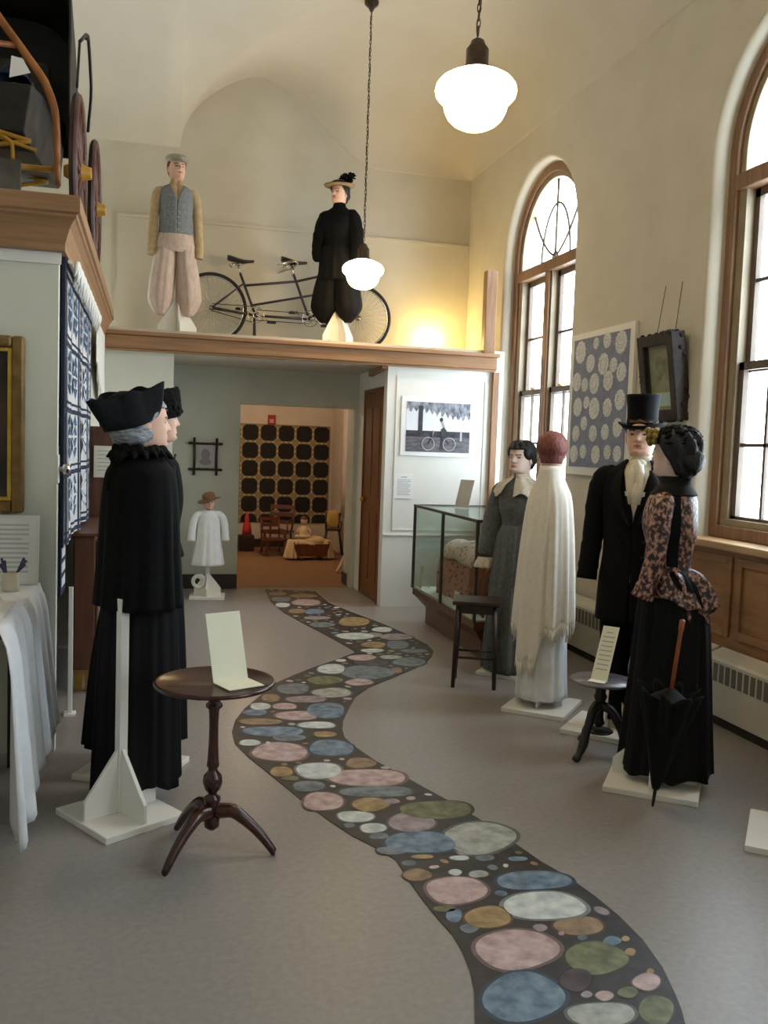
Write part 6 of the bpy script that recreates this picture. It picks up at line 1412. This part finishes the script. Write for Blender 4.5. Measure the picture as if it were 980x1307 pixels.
# ------------------------------------------------------------------ far room
def far_room():
    q = thing('wall_quilt', 'large quilt of dark rounded squares on the far room wall', 'quilt', (1.62, 13.448, 1.10), 0)
    gold = mat('olive_gold_cotton', (138, 120, 84), (152, 134, 96), 0.85, 16); dk = mat('near_black_cotton', (24, 20, 18), (34, 29, 26), 0.85, 30); dot = mat('pale_cotton', (196, 182, 146), None, 0.85)
    W = 1.0; y = -0.002; top, bot = 0.735, -0.735
    p = MB(); p.bx(-W, W, y-0.012, y, bot, top, 0); c = 0.267; nr = 6
    for i in range(8):
        x = W-0.13-c*i
        if x < -W+0.1: break
        for j in range(nr):
            z = top-0.13-0.265*j; h = 0.115; k = 0.045
            P = [(x-h, z-h+k), (x-h+k, z-h), (x+h-k, z-h), (x+h, z-h+k), (x+h, z+h-k), (x+h-k, z+h), (x-h+k, z+h), (x-h, z+h-k)]
            p.poly([(a, y-0.0125, max(b, bot+0.004)) for a, b in P], 1)
            for m_ in (-0.07, 0, 0.07):
                if z-c/2 > bot+0.02: p.poly([(x+m_+u, y-0.0127, z-0.1325+v) for u, v in ((-0.014, -0.01), (0.014, -0.01), (0.014, 0.01), (-0.014, 0.01))], 2)
                if x-c/2 > -W+0.02: p.poly([(x-0.1335+u, y-0.0127, max(z+m_, bot+0.02)+v) for u, v in ((-0.01, -0.014), (0.01, -0.014), (0.01, 0.014), (-0.01, 0.014))], 2)
    p.build('pieced_top', [gold, dk, dot], q, norm=False)
    e = thing('alarm_box', 'small red alarm box above the dark quilt', 'alarm', (1.725, 13.448, 1.90), 0)
    MB().bx(-0.055, 0.055, -0.05, 0, -0.07, 0.07).build('housing', mat('alarm_red', (150, 34, 30), (164, 44, 38), 0.4, 6), e, bevel=0.006)
    MB().bx(-0.03, 0.03, -0.056, -0.05, -0.045, 0.01).build('lens', mat('alarm_lens', (206, 150, 140), None, 0.3), e)
    wd = mat('red_brown_wood', (92, 46, 26), (118, 64, 38), 0.4, 8, (4, 4, 1))
    def chair(loc, rz, s, lab, rock):
        t = thing('childs_chair', lab, 'chair', loc, rz, None, s)
        MB().bx(-0.17, 0.17, -0.16, 0.16, 0.235, 0.26).build('seat', wd, t, bevel=0.005)
        for sx in (-1, 1):
            for sy in (-1, 1): MB().tube([(sx*0.13, sy*0.12, 0.235), (sx*0.155, sy*0.145, 0.035 if rock else 0.0)], [0.013, 0.011], 8).build('leg', wd, t)
            MB().tube([(sx*0.14, 0.14, 0.26), (sx*0.15, 0.20, 0.58)], [0.013, 0.011], 8).build('back_post', wd, t)
            if rock: MB().tube(bez([(sx*0.155, -0.24, 0.05), (sx*0.155, -0.1, 0.022), (sx*0.155, 0.1, 0.014), (sx*0.155, 0.30, 0.05)], 14), 0.012, 8).build('rocker', wd, t)
            MB().tube([(sx*0.145, 0.165, 0.40), (sx*0.165, -0.13, 0.39)], 0.010, 8).build('armrest', wd, t); MB().tube([(sx*0.155, -0.12, 0.26), (sx*0.165, -0.13, 0.39)], 0.009, 8).build('arm_support', wd, t)
        for k in range(3): MB().box((0, 0.165+0.016*k, 0.36+0.095*k), (0.28, 0.012, 0.05)).build('back_slat', wd, t)
        return t
    chair((1.66, 12.42, 0.002), R_(10), 0.9, 'low red-brown childs rocking chair in front of the dark quilt', True)
    chair((1.78, 12.85, 0.002), R_(-25), 1.15, 'taller red-brown childs chair standing behind the rocking chair', False)
    # doll cradle
    cd = thing('doll_cradle', 'low red-brown wooden doll cradle full of pale bedding', 'cradle', (2.10, 12.00, 0.002), R_(5))
    b = MB()
    for (n_, y0) in ((0, -0.13), (1, 0.13)): b.prism([(-0.20, y0-0.006, 0.06), (0.20, y0-0.006, 0.06), (0.25, y0-0.006, 0.22), (-0.25, y0-0.006, 0.22)], (0, 0.012, 0))
    b.prism([(-0.20, -0.124, 0.06), (-0.20, 0.124, 0.06), (-0.25, 0.124, 0.25), (-0.25, -0.124, 0.25)], (0.012, 0, 0)); b.prism([(0.20, -0.124, 0.06), (0.20, 0.124, 0.06), (0.25, 0.124, 0.25), (0.25, -0.124, 0.25)], (-0.012, 0, 0)); b.bx(-0.19, 0.19, -0.124, 0.124, 0.055, 0.07)
    b.build('cradle_box', wd, cd)
    for x in (-0.15, 0.15): MB().tube(bez([(x, -0.20, 0.035), (x, -0.08, 0.010), (x, 0.08, 0.010), (x, 0.20, 0.035)], 12), 0.010, 8).build('rocker', wd, cd); MB().bx(x-0.01, x+0.01, -0.05, 0.05, 0.012, 0.055).build('rocker_block', wd, cd)
    bd = MB(); bd.ell((0.0, 0, 0.215), (0.24, 0.132, 0.075), 30, 14, 0, None, 0.05, 1); bd.ell((0.06, -0.02, 0.25), (0.16, 0.10, 0.07), 24, 12, 0, None, 0.07, 2)
    for sx in (-1, 1):
        b2 = MB(); cloth(b2, [(0.275,0.05,0.06,0,0,.02),(0.26,0.075,0.10,0,0,.05),(0.16,0.085,0.125,sx*0.01,0,.10),(0.03,0.10,0.13,sx*0.02,0,.16)], 60, 14, 9, sx*1.1); o_ = len(bd.v); bd.v += [(x+sx*0.225, y, z) for x, y, z in b2.v]
        for q in b2.f: bd.quad([o_+i for i in q], 0, True)
    bd.build('bedding', mat('cream_bedding', (224, 196, 152), (236, 210, 170), 0.85, 10), cd)
    dl = thing('doll', 'pale doll in a cream dress sitting up in the wooden cradle', 'doll', (2.02, 12.02, 0.292), 0)
    sk = MB(); sk.rings([[(r*math.cos(2*math.pi*j/20), r*0.75*math.sin(2*math.pi*j/20), z) for j in range(20)] for r, z in ((0.01, 0.0), (0.055, 0.01), (0.06, 0.08), (0.065, 0.13), (0.03, 0.155), (0.022, 0.17), (0.03, 0.18), (0.044, 0.205), (0.048, 0.235), (0.04, 0.265), (0.015, 0.285), (0.002, 0.287))], True, True)
    for s in (-1, 1): sk.tube([(s*0.05, 0, 0.135), (s*0.09, -0.02, 0.09), (s*0.08, -0.06, 0.06)], [0.018, 0.015, 0.013], 8)
    sk.build('body', M_SKINP, dl); dr = MB(); cloth(dr, [(0.155,0.034,0.03,0,0,0),(0.12,0.062,0.055,0,0,.02),(0.06,0.075,0.07,0,0,.05),(0.02,0.12,0.10,0,0,.08)], 50, 12, 8, 1); dr.build('dress', mat('cream_dress', (230, 206, 160), None, 0.85), dl, solid=0.003)
    hh = MB(); hh.ell((0, 0.012, 0.25), (0.05, 0.046, 0.045), 16, 10); hh.build('hair', M_HAIRBR, dl)
    # high chair
    hc = thing('high_chair', 'tall dark wooden doll high chair against the right end of the far quilt', 'chair', (2.50, 12.42, 0.002), R_(-8), None, 0.85)
    MB().bx(-0.13, 0.13, -0.12, 0.12, 0.42, 0.445).build('seat', M_DKWOOD, hc, bevel=0.004)
    for sx in (-1, 1):
        for sy in (-1, 1): MB().tube([(sx*0.10, sy*0.09, 0.42), (sx*0.17, sy*0.15, 0.0)], [0.014, 0.013], 8).build('leg', M_DKWOOD, hc)
        MB().tube([(sx*0.10, 0.10, 0.445), (sx*0.115, 0.14, 0.70)], 0.012, 8).build('back_post', M_DKWOOD, hc); MB().tube([(sx*0.11, 0.12, 0.57), (sx*0.13, -0.10, 0.56)], 0.010, 8).build('armrest', M_DKWOOD, hc); MB().tube([(sx*0.12, -0.09, 0.445), (sx*0.13, -0.10, 0.56)], 0.009, 8).build('arm_support', M_DKWOOD, hc)
        MB().tube([(sx*0.14, -0.125, 0.18), (sx*0.14, 0.125, 0.18)], 0.008, 6).build('stretcher', M_DKWOOD, hc)
    MB().box((0, 0.135, 0.65), (0.22, 0.014, 0.06)).build('back_slat', M_DKWOOD, hc)
    pw = MB(); pw.ell((0, 0.05, 0.62), (0.105, 0.035, 0.155), 22, 14, 0, None, 0.0, 2)
    pw.v = [(0.85*(math.copysign(abs(x/0.105)**0.55*0.105, x)*math.cos(R_(-8))-y_*math.sin(R_(-8)))+2.50, 0.85*(x*math.sin(R_(-8))+y_*math.cos(R_(-8)))+12.42, 0.85*(0.602+math.copysign(abs((z-0.62)/0.155)**0.7*0.15, z-0.62))+0.002) for x, y_, z in pw.v]
    tag(pw.build('cushion', mat('yellow_cushion', (206, 164, 84), (218, 180, 104), 0.85, 10)), 'yellow cushion propped on the tall high chair', 'cushion')
    # red toy, pale drape, curtain
    rt = thing('red_toy', 'small bright red toy figure at the left edge of the doorway', 'toy', (1.35, 12.95, 0.002), 0)
    MB().bx(-0.12, 0.10, -0.10, 0.10, 0.0, 0.23).build('toy_box', M_DKWOOD, rt, bevel=0.006)
    b = MB(); b.rings([[(r*math.cos(2*math.pi*j/18), r*math.sin(2*math.pi*j/18), z) for j in range(18)] for r, z in ((0.01, 0.231), (0.07, 0.235), (0.062, 0.33), (0.045, 0.40), (0.024, 0.42), (0.036, 0.45), (0.03, 0.49), (0.012, 0.55), (0.002, 0.56))], True, True); b.build('toy_body', mat('toy_red', (190, 40, 44), (204, 52, 54), 0.5, 8), rt)
    sh = thing('white_drape', 'white cloth spilling past the right door jamb of the far room', 'drape', (2.40, 10.80, 0.002), 0)
    m = MB(); rs = []
    for i in range(16):
        u = i/15; rs.append([(0.03-0.20*u*(1-0.15*v)+0.02*math.sin(8*v+3*u), -0.02-0.05*math.sin(6*v+2*u)*u-0.3*v*0.3, 0.50*(1-u)**1.1+0.006) for v in [k/11 for k in range(12)]])
    m.rings(rs, False, False); m.build('cloth_body', mat('drape_white', (226, 214, 196), (236, 226, 210), 0.85, 10), sh, solid=0.005)
    MB().tube([(0.055, 0.10, 0.0), (0.055, 0.10, 0.62)], 0.018, 10).build('drape_post', M_DKWOOD, sh)
    cu = thing('curtain', 'pale vertical curtain on the right wall of the far room', 'curtain', (2.60, 10.6, 0.55), 0)
    m = MB(); rs = [[(0.03+0.025*math.sin(i*0.9)+0.01*math.sin(i*2.1), 1.9*i/60, z) for i in range(61)] for z in (0.0, 0.5, 1.0, 1.6)]
    m.rings(rs, False, False); m.build('cloth_body', mat('curtain_lilac', (206, 190, 184), (216, 202, 196), 0.8, 10), cu, solid=0.004)
    m = MB(); m.tube([(0.03, -0.05, 1.61), (0.03, 1.95, 1.61)], 0.012, 8); m.build('curtain_rod', M_IRON, cu)
far_room()
